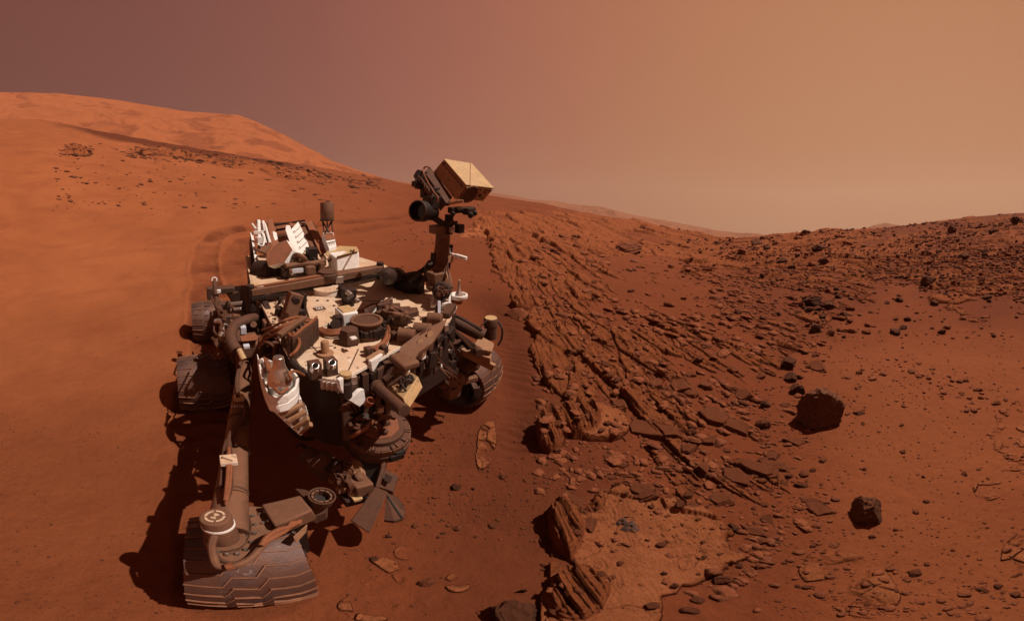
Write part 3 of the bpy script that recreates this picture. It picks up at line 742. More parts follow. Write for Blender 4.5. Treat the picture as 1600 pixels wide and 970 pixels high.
M['deck'] = paint('dusty_deck_paint', (.80, .74, .66), (.50, .30, .165), .85, .6, speck=.6, scale=5)
M['tan'] = paint('tan_panel', (0.340, 0.186, 0.101), (0.280, 0.130, 0.063), .5, .6)
M['gold'] = paint('gold_tan_paint', (0.500, 0.335, 0.168), (0.440, 0.260, 0.126), .5, .5)
M['brown'] = paint('dusty_grey_metal', (0.085, 0.045, 0.030), (0.115, 0.045, 0.025), .8, .6, .25)
M['taupe'] = paint('dusty_taupe_metal', (0.165, 0.082, 0.049), (0.180, 0.076, 0.039), .75, .55, .2)
M['dark'] = paint('dark_metal', (0.022, 0.011, 0.008), (0.065, 0.024, 0.013), .4, .6, .2)
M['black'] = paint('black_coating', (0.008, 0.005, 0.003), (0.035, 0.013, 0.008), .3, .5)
M['rust'] = paint('orange_cable_sheath', (0.240, 0.073, 0.025), (0.190, 0.065, 0.029), .5, .6)
M['wire'] = paint('brown_wire', (0.130, 0.047, 0.022), (0.060, 0.024, 0.013), .6, .6)
M['rustplate'] = paint('orange_brown_panel', (0.240, 0.079, 0.030), (0.220, 0.074, 0.032), .6, .6)
M['alu'] = paint('bare_aluminium', (.55, .47, .42), (.25, .13, .08), .5, .35, .8, bump=.1)
M['steel'] = paint('bright_steel', (.70, .66, .62), (.30, .16, .09), .10, .22, .95, bump=.05)
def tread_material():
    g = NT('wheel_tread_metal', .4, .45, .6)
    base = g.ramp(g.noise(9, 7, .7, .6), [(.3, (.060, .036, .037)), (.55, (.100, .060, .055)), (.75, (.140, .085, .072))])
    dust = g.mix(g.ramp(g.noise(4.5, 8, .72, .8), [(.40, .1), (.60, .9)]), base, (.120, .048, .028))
    worn_glint = g.ramp(g.noise(11, 7, .75, 1.0), [(.63, 0.0), (.70, .6)])  # worn patches, pale and smooth to paint in bright glints
    g.color(g.mix(worn_glint, dust, (.34, .28, .28))); g.rough(g.mix(worn_glint, .55, .28))
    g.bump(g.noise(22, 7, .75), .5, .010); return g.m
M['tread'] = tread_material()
M['grouser'] = paint('grouser_edge_metal', (.26, .135, .085), (.24, .10, .052), .9, .6, .4)
M['hexdust'] = paint('dust_covered_disc', (0.190, 0.065, 0.030), (0.210, 0.073, 0.034), .6, .85)
M['blue'] = paint('pale_blue_grey_panel', (.55, .58, .68), (.5, .4, .35), .2, .4)
gl = NT('dark_lens_glass', .08, 0, .6); gl.color((.01, .008, .008)); M['glass'] = gl.m

nrmP = Vector((-G0X, -G0Y, 1)).normalized()
fw = Vector((.75, -.66, 0)); fw = (fw-nrmP*fw.dot(nrmP)).normalized()
sd_ = nrmP.cross(fw).normalized()                       # toward the rover's far side
ORI = P(455, 575, 1.08)
def W(f, l, h): return ORI + fw*f + sd_*l + nrmP*(h-1.08)
def Q(px, py, h): return P(px, py, h)
def mpx(n, d): return d*R(DEG)*n

SZ = 1.0        # size of small fittings in the builder that is running
class MB:
    def __init__(s): s.v = []; s.f = []
    def _add(s, vs, fs):
        o = len(s.v); s.p = getattr(s, 'p', []); s.p.append((o, len(s.v)+len(vs), len(s.f), len(s.f)+len(fs))); s.v += [Vector(v) for v in vs]; s.f += [tuple(i+o for i in f) for f in fs]; return s
    def hexa(s, a):
        """8 corners: bottom ring 0-3, top ring 4-7"""
        return s._add(a, [(3, 2, 1, 0), (4, 5, 6, 7), (0, 1, 5, 4), (1, 2, 6, 5), (2, 3, 7, 6), (3, 0, 4, 7)])
    def box(s, c, sx, sy, sz, ax=None):
        ax = ax or (fw, sd_, nrmP); u, v, w_ = [Vector(a).normalized() for a in ax]
        u = u*sx*SZ/2; v = v*sy*SZ/2; w_ = w_*sz*SZ/2; c = Vector(c)
        return s.hexa([c-u-v-w_, c+u-v-w_, c+u+v-w_, c-u+v-w_, c-u-v+w_, c+u-v+w_, c+u+v+w_, c-u+v+w_])
    def edges(s, c, e1, e2, e3):
        """a box from one corner and its three edges"""
        c = Vector(c); return s.hexa([c, c+e1, c+e1+e2, c+e2, c+e3, c+e1+e3, c+e1+e2+e3, c+e2+e3])
    def beam(s, a, b, w_, t, up=None, w2=None, t2=None):
        a = Vector(a); b = Vector(b); d = (b-a).normalized(); up = Vector(up or nrmP)
        r = d.cross(up)
        if r.length < .05: r = d.cross(sd_)
        r.normalize(); q = r.cross(d).normalized(); w2 = (w2 or w_)*SZ; t2 = (t2 or t)*SZ; w_ = w_*SZ; t = t*SZ
        c = lambda p, ww, tt: [p-r*ww/2-q*tt/2, p+r*ww/2-q*tt/2, p+r*ww/2+q*tt/2, p-r*ww/2+q*tt/2]
        A = c(a, w_, t); B_ = c(b, w2, t2)
        return s._add(A+B_, [(0, 1, 2, 3), (7, 6, 5, 4), (0, 4, 5, 1), (1, 5, 6, 2), (2, 6, 7, 3), (3, 7, 4, 0)])
    def rev(s, a, b, prof, seg=20, caps=True):
        """profile [(t along a-b, radius)] turned round the axis"""
        a = Vector(a); b = Vector(b); d = (b-a); n = d.normalized()
        u = n.orthogonal().normalized(); v = n.cross(u); vs = []; fs = []
        for t, r in prof:
            for k in range(seg):
                an = 2*math.pi*k/seg; vs.append(a+d*t+(u*math.cos(an)+v*math.sin(an))*r*SZ)
        for i in range(len(prof)-1):
            for k in range(seg):
                k2 = (k+1) % seg; fs.append((i*seg+k, i*seg+k2, (i+1)*seg+k2, (i+1)*seg+k))
        if caps: fs.append(tuple(range(seg-1, -1, -1))); fs.append(tuple((len(prof)-1)*seg+k for k in range(seg)))
        return s._add(vs, fs)
    def cyl(s, a, b, r, r2=None, seg=20): return s.rev(a, b, [(0, r), (1, r if r2 is None else r2)], seg)
    def tube(s, a, b, r, th=.2, seg=20, depth=.7):
        """an open pot: outer wall, rim, inner wall"""
        return s.rev(a, b, [(0, r), (1, r), (1, r*(1-th)), (1-depth, r*(1-th))], seg)
    def cable(s, pts, r, seg=6, sub=6):
        pts = [Vector(p) for p in pts]; q = [pts[0]*2-pts[1]]+pts+[pts[-1]*2-pts[-2]]; path = []
        for i in range(1, len(q)-2):
            for k in range(sub):
                t = k/sub; p0, p1, p2, p3 = q[i-1:i+3]
                path.append(.5*((2*p1)+(p2-p0)*t+(2*p0-5*p1+4*p2-p3)*t*t+(3*p1-p0-3*p2+p3)*t**3))
        path.append(pts[-1]); vs = []; fs = []; prev = None
        for i, p in enumerate(path):
            d = (path[min(i+1, len(path)-1)]-path[max(i-1, 0)]).normalized()
            if prev is None: u = d.orthogonal().normalized()
            else: u = (prev-d*prev.dot(d)).normalized()
            prev = u; v = d.cross(u)
            for k in range(seg):
                an = 2*math.pi*k/seg; vs.append(p+(u*math.cos(an)+v*math.sin(an))*r*SZ)
        for i in range(len(path)-1):
            for k in range(seg):
                k2 = (k+1) % seg; fs.append((i*seg+k, i*seg+k2, (i+1)*seg+k2, (i+1)*seg+k))
        fs += [tuple(range(seg-1, -1, -1)), tuple((len(path)-1)*seg+k for k in range(seg))]
        return s._add(vs, fs)
    def prism(s, pts, ext):
        """a flat outline given its thickness"""
        ext = Vector(ext); n = len(pts); pts = [Vector(p) for p in pts]
        return s._add(pts+[p+ext for p in pts], [tuple(range(n-1, -1, -1)), tuple(range(n, 2*n))]+[(i, (i+1) % n, n+(i+1) % n, n+i) for i in range(n)])
    def bolt(s, p, n, r=.006, h=.005):
        return s.cyl(p, Vector(p)+Vector(n).normalized()*h, r, r*.8, 6)
    def build(s, name, mat, parent, smooth=False, bevel=.003, label=None):
        """one object, or one per piece where the pieces stand apart"""
        k = len(s.p)
        if k > 1:
            lo = [Vector([min(s.v[i][j] for i in range(p[0], p[1])) for j in range(3)]) for p in s.p]
            hi = [Vector([max(s.v[i][j] for i in range(p[0], p[1])) for j in range(3)]) for p in s.p]
            sz = [max(h-l) for h, l in zip(hi, lo)]; g = list(range(k))
            def find(i):
                while g[i] != i: i = g[i]
                return i
            for i in range(k):
                for j in range(i+1, k):
                    gap = Vector([max(0, lo[i][a]-hi[j][a], lo[j][a]-hi[i][a]) for a in range(3)]).length
                    if gap <= max(.017, .38*max(sz[i], sz[j])): g[find(i)] = find(j)
            roots = {}
            for i in range(k): roots.setdefault(find(i), []).append(i)
            if 1 < len(roots) <= 100:
                first = None
                for r_, mem in roots.items():
                    m = MB(); m.p = []
                    for i in mem:
                        a, b_, c, d = s.p[i]; m._add(s.v[a:b_], [tuple(q-a for q in f) for f in s.f[c:d]])
                    o = m._build(name, mat, parent, bevel, label); first = first or o
                return first
        return s._build(name, mat, parent, bevel, label)
    def _build(s, name, mat, parent, bevel=.003, label=None):
        c = sum(s.v, Vector())/len(s.v); pw = WORLD.get(parent.name, Vector((0, 0, 0)))
        me = bpy.data.meshes.new(name); me.from_pydata([v-c for v in s.v], [], s.f)
        bm = bmesh.new(); bm.from_mesh(me); bmesh.ops.recalc_face_normals(bm, faces=bm.faces); bm.to_mesh(me); bm.free()
        me.materials.append(M[mat] if isinstance(mat, str) else mat)
        o = bpy.data.objects.new(name, me); COL.objects.link(o); o.parent = parent; o.location = c-pw
        WORLD[o.name] = c
        if bevel:
            m = o.modifiers.new('bevel', 'BEVEL'); m.width = bevel; m.segments = 2; m.limit_method = 'ANGLE'; m.angle_limit = R(40); m.harden_normals = False
        me.polygons.foreach_set('use_smooth', np.ones(len(me.polygons), bool)); me.update()
        try: me.set_sharp_from_angle(angle=R(35))
        except Exception: pass
        if label: o['label'] = label
        return o
WORLD = {}
root = bpy.data.objects.new('rover', None); COL.objects.link(root)
root.location = W(-1.2, .6, .02); WORLD[root.name] = Vector(root.location)
root['label'] = 'dusty six wheeled exploration rover with a camera mast and folded arm, standing on red sand'; root['category'] = 'rover'
n_ = nrmP

# ---------------- body
deck_out = [Q(394, 448, 1.08), Q(412, 480, 1.08), Q(455, 560, 1.08), Q(500, 588, 1.08), Q(530, 592, 1.08), Q(641, 531, 1.08), Q(700, 500, 1.08), Q(712, 478, 1.08), Q(672, 450, 1.08), Q(598, 413, 1.08), W(-2.35, 1.10, 1.08), W(-2.42, .12, 1.08)]
b = MB().prism([p-n_*.02 for p in deck_out], n_*-.40); body = b.build('chassis', 'dark', root, bevel=.008)
cc = sum(deck_out, Vector())/len(deck_out)
b = MB().prism([cc+(p-cc)*1.012-n_*.018 for p in deck_out], n_*.020); deck = b.build('deck', 'deck', root, bevel=.003)
# bolt lines and seams along the deck edge
b = MB()
for i in range(len(deck_out)):
    a, c = deck_out[i], deck_out[(i+1) % len(deck_out)]; ln = (c-a).length
    for k in range(int(ln/.075)):
        p = a+(c-a)*((k+.5)*.075/ln); p = cc+(p-cc)*.985; b.bolt(p+n_*.002, n_, .0045, .004)
b.build('bolt_row', 'alu', deck, bevel=0)
b = MB()
for i in (3, 4, 5):                                    # brackets under the front edge
    a, c = deck_out[i], deck_out[i+1]
    for t in (.15, .4, .65, .9):
        p = a+(c-a)*t; o_ = fw
        b.box(p+o_*.012-n_*.035, .018, .030, .045)
b.build('edge_bracket', 'alu', body)
# lower keel and front skirt
b = MB().prism([W(-.15, .25, .68), W(-.2, 1.0, .68), W(-2.2, 1.0, .68), W(-2.2, .2, .68)], n_*-.10); b.build('belly_pan', 'brown', body, bevel=.01)
# vertical frame posts and braces on the front face
b = MB()
for px, py, px2, py2 in [(534, 596, 540, 640), (566, 580, 572, 628), (600, 562, 606, 606), (640, 536, 648, 570)]:
    b.beam(Q(px, py, 1.05)+fw*.02, Q(px, py, 1.05)+fw*.02-n_*.34, .03, .03, fw)
b.beam(Q(530, 600, 1.04)+fw*.02, Q(600, 562, 1.04)-n_*.3+fw*.02, .022, .022, fw)
b.beam(Q(600, 562, 1.04)+fw*.02, Q(648, 536, 1.04)-n_*.3+fw*.02, .022, .022, fw)
b.build('front_frame', 'brown', body)
b = MB().prism([Q(583, 572, 1.05)+fw*.05, Q(598, 562, 1.05)+fw*.05, Q(592, 596, .95)+fw*.05, Q(582, 632, .80)+fw*.06, Q(576, 640, .78)+fw*.06], fw*-.02); b.build('front_fin', 'brown', body)
ea, eb = Q(530, 592, 1.05), Q(641, 531, 1.05); fnv = (eb-ea).cross(nrmP).normalized(); fnv = fnv if fnv.dot(fw) > 0 else -fnv
def FP(px, py, off=.03):
    """on the rover's front face, off metres proud of it"""
    d = pix_dir(px, py); o = ea+fnv*off; return CAMV+d*((o-CAMV).dot(fnv)/d.dot(fnv))
def fpanel(name, mat, pts, off=.03, th=.02, parent=None):
    return MB().prism([FP(x, y, off) for x, y in pts], fnv*-th).build(name, mat, parent or body)
fpanel('front_panel', 'white', [(546, 626), (563, 609), (569, 608), (572, 627), (562, 636)], .085)
fpanel('front_panel', 'white', [(530, 594), (537, 590), (537, 616), (532, 608)], .07)
fpanel('side_panel', 'white', [(580, 565), (599, 553), (596, 561), (582, 584)], .06)
fpanel('side_panel', 'white', [(598, 590), (617, 574), (625, 580), (604, 597)], .085)
fpanel('edge_panel', 'tan', [(578, 562), (600, 548), (602, 554), (580, 568)], .045, .03)
fpanel('front_hatch', 'brown', [(540, 600), (566, 586), (568, 604), (543, 620)], .035, .03)
fpanel('front_hatch', 'dark', [(604, 556), (632, 540), (636, 560), (608, 578)], .02, .03)
fpanel('bright_strip', 'steel', [(529, 599), (533, 597), (534, 614), (530, 616)], .045, .01)
fpanel('bright_strip', 'steel', [(546, 598), (549, 596), (550, 606), (547, 608)], .06, .01)
b = MB().rev(FP(540, 588, .05), FP(540, 620, .06), [(0, .024), (.1, .024), (.1, .018), (.3, .018), (.3, .028), (1, .028)], 18); b.build('front_canister', 'dark', body)
b = MB().cyl(FP(540, 582, .05), FP(540, 589, .05), .026, .024, 18); b.build('canister_cap', 'gold', body)
b = MB()
for k in range(12):
    x0 = 532+r2x.uniform(0, 90) if False else 532+(k*37 % 90); y0 = 640-(x0-532)*.55
    b.cable([FP(x0, y0, .05), FP(x0+6, y0-8, .08), FP(x0+14, y0-4, .06), FP(x0+20, y0+6, .05)], .005)
b.build('front_wire', 'wire', body, bevel=0)

# ---------------- differential bar across the deck
a, c, m_ = Q(391, 456, 1.17), Q(594, 419, 1.17), Q(512, 434, 1.19)
b = MB().beam(a, m_, .075, .05, w2=.11, t2=.06).beam(m_, c, .11, .06, w2=.075, t2=.05)
bar = b.build('differential_bar', 'taupe', root, bevel=.006)
b = MB().beam(a-n_*.045+fw*.03, m_-n_*.05+fw*.03, .02, .03).beam(m_-n_*.05+fw*.03, c-n_*.045+fw*.03, .02, .03); b.build('bar_rail', 'dark', bar)
b = MB().rev(m_+n_*.0, m_+n_*.055, [(0, .075), (.6, .075), (.75, .068), (1, .068)], 32); b.build('pivot_cap', 'brown', bar)
b = MB()
for t in (.12, .3, .45): b.box(a+(m_-a)*t+n_*.028, .03, .05, .01)
b.box(m_+(c-m_)*.15+fw*.06-n_*.01, .02, .06, .05)
b.build('bar_clamp', 'alu', bar)
b = MB()
for q_ in (a, c): b.cyl(q_-n_*.14, q_+n_*.05, .035, .03, 16)
b.build('bar_link', 'dark', bar)
b = MB()
for k in range(3): b.cable([a+(m_-a)*.04+n_*.03+fw*(.01*k-.02), a+(m_-a)*.4+n_*.036+fw*(.012*k), a+(m_-a)*.9+n_*.035+fw*(.01*k+.01)], .005)
b.build('bar_cable', 'rust', bar, bevel=0)

# ---------------- upright inlet box and things round it on the left of the deck
b0, b1 = Q(451, 490, 1.09), Q(462, 452, 1.30)
b = MB().beam(Q(450, 497, 1.09), Q(463, 458, 1.24), .085, .075, fw); ib = b.build('sample_inlet', 'taupe', root, bevel=.006)
b = MB().cyl(Q(459, 466, 1.235)+fw*.02, Q(459, 466, 1.235)+fw*.06, .022, .022, 16).beam(Q(456, 495, 1.09)+sd_*.07, Q(470, 459, 1.23)+sd_*.02, .02, .07, fw); b.build('inlet_hinge', 'dark', ib)
b = MB().cyl(Q(436, 490, 1.09), Q(436, 480, 1.14), .03, .022, 14).cyl(Q(466, 492, 1.09), Q(468, 480, 1.15), .045, .04, 18).cyl(Q(438, 470, 1.09), Q(438, 465, 1.16), .012, .010, 8).cyl(Q(440, 458, 1.09), Q(441, 452, 1.17), .008, .008, 8)
b.build('deck_knob', 'dark', deck)
b = MB()
for i in range(5): b.cable([Q(422+i*4, 462+i*2, 1.09), Q(428+i*4, 457+i*1, 1.12), Q(434+i*3, 463+i*3, 1.10), Q(430+i*4, 474, 1.09)], .0035)
b.build('deck_wire', 'wire', deck, bevel=0)

# ---------------- round cover, raised panel with its mark, small instruments
p = Q(511, 459, 1.09); b = MB().rev(p, p+n_*.05, [(0, .092), (.75, .092), (.9, .098), (1, .098)], 40); rc = b.build('round_cover', 'deck', deck, bevel=.003)
b = MB().prism([Q(476, 474, 1.085), Q(487, 466, 1.085), Q(523, 468, 1.085), Q(522, 503, 1.085), Q(498, 517, 1.085), Q(486, 508, 1.085)], n_*.018); rp = b.build('deck_panel', 'deck', deck)
pm = Q(499, 482, 1.106); b = MB().box(pm, .052, .072, .004); pl_ = b.build('name_plate', 'brown', rp, bevel=.001)
b = MB()
for dx, dy, w1, w2_ in [(-.0, -.018, .028, .005), (.0, .0, .028, .005), (.0, .018, .028, .005), (.012, .0, .005, .04)]:
    b.box(pm+fw*dx*1+sd_*dy+n_*.0035, w1, w2_, .003)
b.build('plate_mark', 'white', pl_, bevel=0)
b = MB()
for px, py in [(492, 500), (512, 470), (479, 470), (470, 460), (522, 478), (496, 470), (430, 498), (424, 490), (436, 501)]:
    b.bolt(Q(px, py, 1.104), n_, .010, .006)
b.build('fastener', 'brown', rp, bevel=0)
p = Q(541, 500, 1.09); b = MB().hexa([p+fw*.0+sd_*0, p+fw*.12, p+fw*.12+sd_*.09, p+sd_*.09, p+n_*.075, p+fw*.12+n_*.075, p+fw*.12+sd_*.09+n_*.075, p+sd_*.09+n_*.075])
b = MB().box(Q(541, 493, 1.13), .13, .095, .08); wb = b.build('white_box', 'white', deck, bevel=.008, label='small white box with a tan lid')
b = MB().box(Q(541, 493, 1.13)+n_*.042, .095, .075, .01); b.build('box_lid', 'gold', wb)
b = MB().box(Q(527, 502, 1.12), .05, .035, .07).cyl(Q(524, 507, 1.09), Q(524, 507, 1.13), .03, .03, 10).box(Q(523, 512, 1.10), .06, .07, .012); b.build('latch', 'dark', deck)
p = Q(545, 458, 1.09)
b = MB().box(Q(545, 462, 1.13), .08, .08, .10).cyl(Q(541, 470, 1.14), Q(552, 462, 1.16), .022, .018, 14).cyl(Q(531, 452, 1.09), Q(531, 446, 1.17), .014, .012, 10).box(Q(536, 456, 1.12), .06, .05, .07).cyl(Q(548, 478, 1.09), Q(540, 472, 1.10), .03, .03, 16)
b.build('camera_cluster', 'dark', deck)
b = MB().cyl(Q(542, 456, 1.18), Q(549, 461, 1.17), .016, .016, 16).cyl(Q(556, 467, 1.15), Q(560, 471, 1.14), .014, .014, 12); b.build('instrument_barrel', 'alu', deck)

# hexagonal sample cup on the front deck, pin pedestal, lens pair
p = Q(546, 533, 1.09); b = MB().rev(p, p+n_*.075, [(0, .062), (.8, .050), (1, .046)], 6); hb = b.build('hexagonal_box', 'brown', deck)
b = MB().box(Q(540, 520, 1.10), .05, .05, .03).box(Q(552, 528, 1.16), .03, .03, .01); b.build('box_tab', 'white', hb)
p = Q(508, 552, 1.09); b = MB().rev(p, p+n_*.07, [(0, .042), (.08, .042), (.08, .020), (.9, .020), (1, .017)], 24); b.build('pedestal', 'tan', deck)
b = MB()
for dx in (-.035, .035):
    q_ = Q(504, 575, 1.12)+sd_*dx
    b.box(q_, .05, .05, .08)
hz_ = b.build('hazard_camera', 'brown', deck)
b = MB()
for dx in (-.035, .035):
    q_ = Q(504, 575, 1.16)+sd_*dx; b.cyl(q_, q_+n_*.03+fw*.02, .020, .017, 16)
b.build('lens_barrel', 'steel', hz_)
b = MB()
for dx in (-.035, .035):
    q_ = Q(504, 575, 1.16)+sd_*dx+n_*.031+fw*.0207; b.cyl(q_, q_+n_*.002+fw*.0013, .012, .012, 16)
b.build('lens', 'glass', hz_, bevel=0)
b = MB().prism([Q(492, 582, 1.05)+fw*.03, Q(516, 582, 1.05)+fw*.03, Q(517, 610, .92)+fw*.03, Q(494, 600, .92)+fw*.03], fw*-.05); b.build('camera_bracket', 'brown', body)

# ring mount with cable loop
p = Q(573, 520, 1.09)
b = MB().rev(p, p+n_*.03, [(0, .105), (1, .10)], 36).rev(p+n_*.028, p+n_*.085, [(0, .078), (.7, .078), (.75, .088), (1, .088), (1, .070), (.7, .066)], 36); rm = b.build('ring_mount', 'taupe', deck)
b = MB().cyl(p+n_*.075, p+n_*.08, .066, .066, 32); b.build('ring_lid', 'brown', rm)
b = MB(); r2 = random.Random(5)
for k in range(26):
    an = k/26*6.283; q_ = p+(fw*math.cos(an)+sd_*math.sin(an))*.098+n_*.035
    b.box(q_, r2.uniform(.015, .03), r2.uniform(.01, .03), r2.uniform(.015, .05))
b.build('ring_fitting', 'dark', rm)
b = MB()
for o_ in (0, 1, 2):
    k = o_*3
    b.cable([Q(497+k, 514-o_, 1.10), Q(508, 521-k, 1.105), Q(525, 522-k, 1.11), Q(545, 516-k, 1.11), Q(556-o_, 508, 1.11), Q(563-k, 497, 1.12), Q(566-k, 487, 1.12), Q(574, 479+o_, 1.11), Q(586, 475+k, 1.10)], .0085, 8)
b.cable([Q(565, 492, 1.11), Q(580, 498, 1.11), Q(597, 505, 1.11), Q(605, 520, 1.11), Q(600, 534, 1.11), Q(586, 543, 1.105), Q(568, 545, 1.10)], .013, 10)
b.cable([Q(566, 489, 1.11), Q(582, 494, 1.12), Q(601, 502, 1.12), Q(609, 519, 1.12), Q(603, 537, 1.11), Q(586, 547, 1.11)], .006, 8)
b.cable([Q(486, 504, 1.10), Q(470, 500, 1.13), Q(450, 506, 1.15), Q(432, 515, 1.12), Q(416, 522, 1.05), Q(406, 533, 1.0)], .012, 8)
b.cable([Q(486, 508, 1.10), Q(472, 507, 1.13), Q(452, 510, 1.15), Q(434, 520, 1.12), Q(414, 530, 1.02), Q(404, 540, .96)], .009, 8)
b.cable([Q(488, 500, 1.10), Q(468, 495, 1.13), Q(446, 500, 1.16), Q(428, 510, 1.10), Q(410, 516, 1.02)], .008, 8)
b.build('cable_loom', 'rust', root, bevel=0)

# wiring heap in the middle of the deck
b = MB(); r2 = random.Random(9)
hx = [(592, 478), (600, 486), (612, 490), (628, 492), (640, 496), (612, 498), (626, 500), (605, 480), (618, 484), (634, 488), (645, 490), (598, 490)]
for px, py in hx:
    q_ = Q(px, py, 1.12); an = r2.uniform(-.5, .5)
    b.box(q_+n_*r2.uniform(-.01, .03), r2.uniform(.03, .07), r2.uniform(.05, .12), r2.uniform(.03, .07), (fw*math.cos(an)+sd_*math.sin(an), sd_*math.cos(an)-fw*math.sin(an), n_))
b.build('valve_block', 'brown', deck)
b = MB()
for k in range(10):
    s_ = hx[k]; e_ = hx[(k*5+3) % 12]
    b.cable([Q(s_[0], s_[1], 1.12), Q((s_[0]+e_[0])/2+r2.uniform(-8, 8), (s_[1]+e_[1])/2-3, 1.19), Q(e_[0], e_[1], 1.13)], r2.uniform(.006, .013), 8)
b.build('hose', 'taupe', deck, bevel=0)
b = MB().beam(Q(572, 488, 1.12), Q(601, 474, 1.12), .03, .04); b.build('white_strip', 'white', deck)
b = MB()
for px, py, ln in [(628, 524, .09), (652, 515, .10), (673, 499, .09)]:
    q_ = Q(px-5, py-2, 1.13); b.cyl(q_, q_+sd_*ln*.6+fw*ln*.7+n_*.0, .036, .036, 20)
pb = b.build('actuator_drum', 'taupe', deck)
b = MB()
for px, py in [(615, 524), (640, 517), (665, 501), (576, 548), (600, 545)]:
    b.box(Q(px, py, 1.11), .035, .03, .04)
b.build('drum_bracket', 'brown', deck)
b = MB()
for px, py in [(664, 498), (616, 517), (686, 483)]:      # round calibration marks: ring and cross on the deck
    q_ = Q(px, py, 1.0845)
    b.rev(q_, q_+n_*.004, [(0, .030), (1, .030), (1, .024), (0, .024)], 24, False); b.box(q_+n_*.003, .044, .004, .003); b.box(q_+n_*.004, .004, .044, .003)
b.build('deck_mark', 'taupe', deck, bevel=0)

# long oval-marked plank across the front right corner
pk = [Q(699, 497, 1.16), Q(692, 512, 1.12), Q(676, 536, 1.10), Q(655, 550, 1.10), Q(637, 580, 1.02), Q(613, 578, 1.04), Q(627, 540, 1.12), Q(659, 516, 1.16)]
b = MB().prism(pk, n_*-.025-sd_*.01); pk_ = b.build('front_plank', 'taupe', root)
b = MB()
for px, py in [(646, 541), (658, 545), (668, 526), (690, 508)]:
    q_ = Q(px, py, 1.14 if px > 650 else 1.12); b.cyl(q_+n_*.0, q_+n_*.006, .026, .026, 20)
b = MB()
ctr = sum(pk, Vector())/8; nn_ = (pk[1]-pk[0]).cross(pk[6]-pk[0]).normalized(); nn_ = nn_ if nn_.z > 0 else -nn_
for t, s_ in [(.25, .3), (.42, -.2), (.55, .25), (.75, 0)]:
    q_ = pk[0].lerp(pk[5], t)*.5+pk[7].lerp(pk[4], t)*.5+(pk[1]-pk[7])*s_*.35
    b.cyl(q_+nn_*.001, q_+nn_*.006, .022, .022, 20)
b.build('plank_disc', 'tan', pk_, bevel=0)
q_ = Q(631, 564, 1.09); b = MB().box(q_, .13, .09, .04); b.build('plank_cover', 'taupe', pk_, bevel=.012)

# electronics tray at the front right
tr_ = [FP(603, 600, .09), FP(634, 577, .09), FP(653, 588, .24), FP(630, 623, .28)]
tn_ = (tr_[1]-tr_[0]).cross(tr_[3]-tr_[0]).normalized(); tn_ = tn_ if tn_.dot(CAMV-tr_[0]) > 0 else -tn_
b = MB().prism(tr_, tn_*-.06); et = b.build('electronics_box', 'gold', root)
b = MB(); u_ = tr_[1]-tr_[0]; v_ = tr_[3]-tr_[0]
for i in range(2):
    for j in range(3):
        q_ = tr_[0]+u_*((j+.5)/3)+v_*((i+.5)/4)+tn_*.004; b.box(q_, v_.length*.20, u_.length*.27, .010, (v_, u_, tn_))
b.build('box_tile', 'tan', et)
b = MB().beam(tr_[0]+v_*.25+tn_*.010, tr_[1]+v_*.25+tn_*.010, .010, .010, tn_); b.build('tile_divider', 'white', et)
b = MB(); r2 = random.Random(4)
for k in range(8):
    q_ = tr_[0]+u_*r2.uniform(.1, .9)+v_*r2.uniform(.55, .85); q2 = tr_[0]+u_*r2.uniform(.1, .9)+v_*r2.uniform(.55, .9)
    b.cable([q_, (q_+q2)/2+tn_*.035, q2], .006)
b.build('box_wire', 'dark', et, bevel=0)
b = MB().rev(FP(588, 602, .10), FP(632, 642, .34), [(0, .030), (.08, .030), (.08, .023), (.9, .023), (.9, .027), (1, .027)], 20); b.build('grey_tube', 'brown', root)
b = MB().rev(FP(574, 632, .12), FP(580, 625, .14), [(0, .018), (1, .021), (1, .015), (.3, .012)], 14); b.build('hose_coupling', 'rust', body)


fa_, fb_ = Q(641, 531, 1.05), Q(706, 492, 1.05); sn2 = (fb_-fa_).cross(nrmP).normalized(); sn2 = sn2 if sn2.dot(fw) > 0 else -sn2
def SP(px, py, off=.03):
    d = pix_dir(px, py); o = fa_+sn2*off; return CAMV+d*((o-CAMV).dot(sn2)/d.dot(sn2))
r2 = random.Random(77)
for mat, nm, cnt_, lo, hi in [('dark', 'junction_box', 14, .03, .08), ('white', 'white_bracket', 7, .015, .05), ('brown', 'side_fitting', 14, .02, .06), ('alu', 'valve', 8, .012, .03), ('tan', 'clip', 5, .012, .03)]:
    b = MB()
    for k in range(cnt_):
        px = r2.uniform(646, 702); py = r2.uniform(532, 585)-(px-646)*.35
        an = r2.uniform(-.4, .4); uu = (fb_-fa_).normalized(); vv = nrmP
        b.box(SP(px, py, r2.uniform(.0, .05)), r2.uniform(lo, hi), r2.uniform(lo, hi)*1.4, r2.uniform(lo, hi), (uu*math.cos(an)+vv*math.sin(an), vv*math.cos(an)-uu*math.sin(an), sn2))
    b.build(nm, mat, body)
for mat, nm, cnt_, lo, hi in [('dark', 'front_box', 10, .02, .05), ('brown', 'front_fitting', 16, .015, .05), ('alu', 'front_valve', 9, .010, .022)]:
    b = MB()
    for k in range(cnt_):
        px = r2.uniform(534, 632); py = r2.uniform(604, 645)-(px-534)*.5
        an = r2.uniform(-.4, .4); uu = (eb-ea).normalized(); vv = nrmP
        b.box(FP(px, py, r2.uniform(.0, .05)), r2.uniform(lo, hi), r2.uniform(lo, hi)*1.4, r2.uniform(lo, hi), (uu*math.cos(an)+vv*math.sin(an), vv*math.cos(an)-uu*math.sin(an), fnv))
    b.build(nm, mat, body)
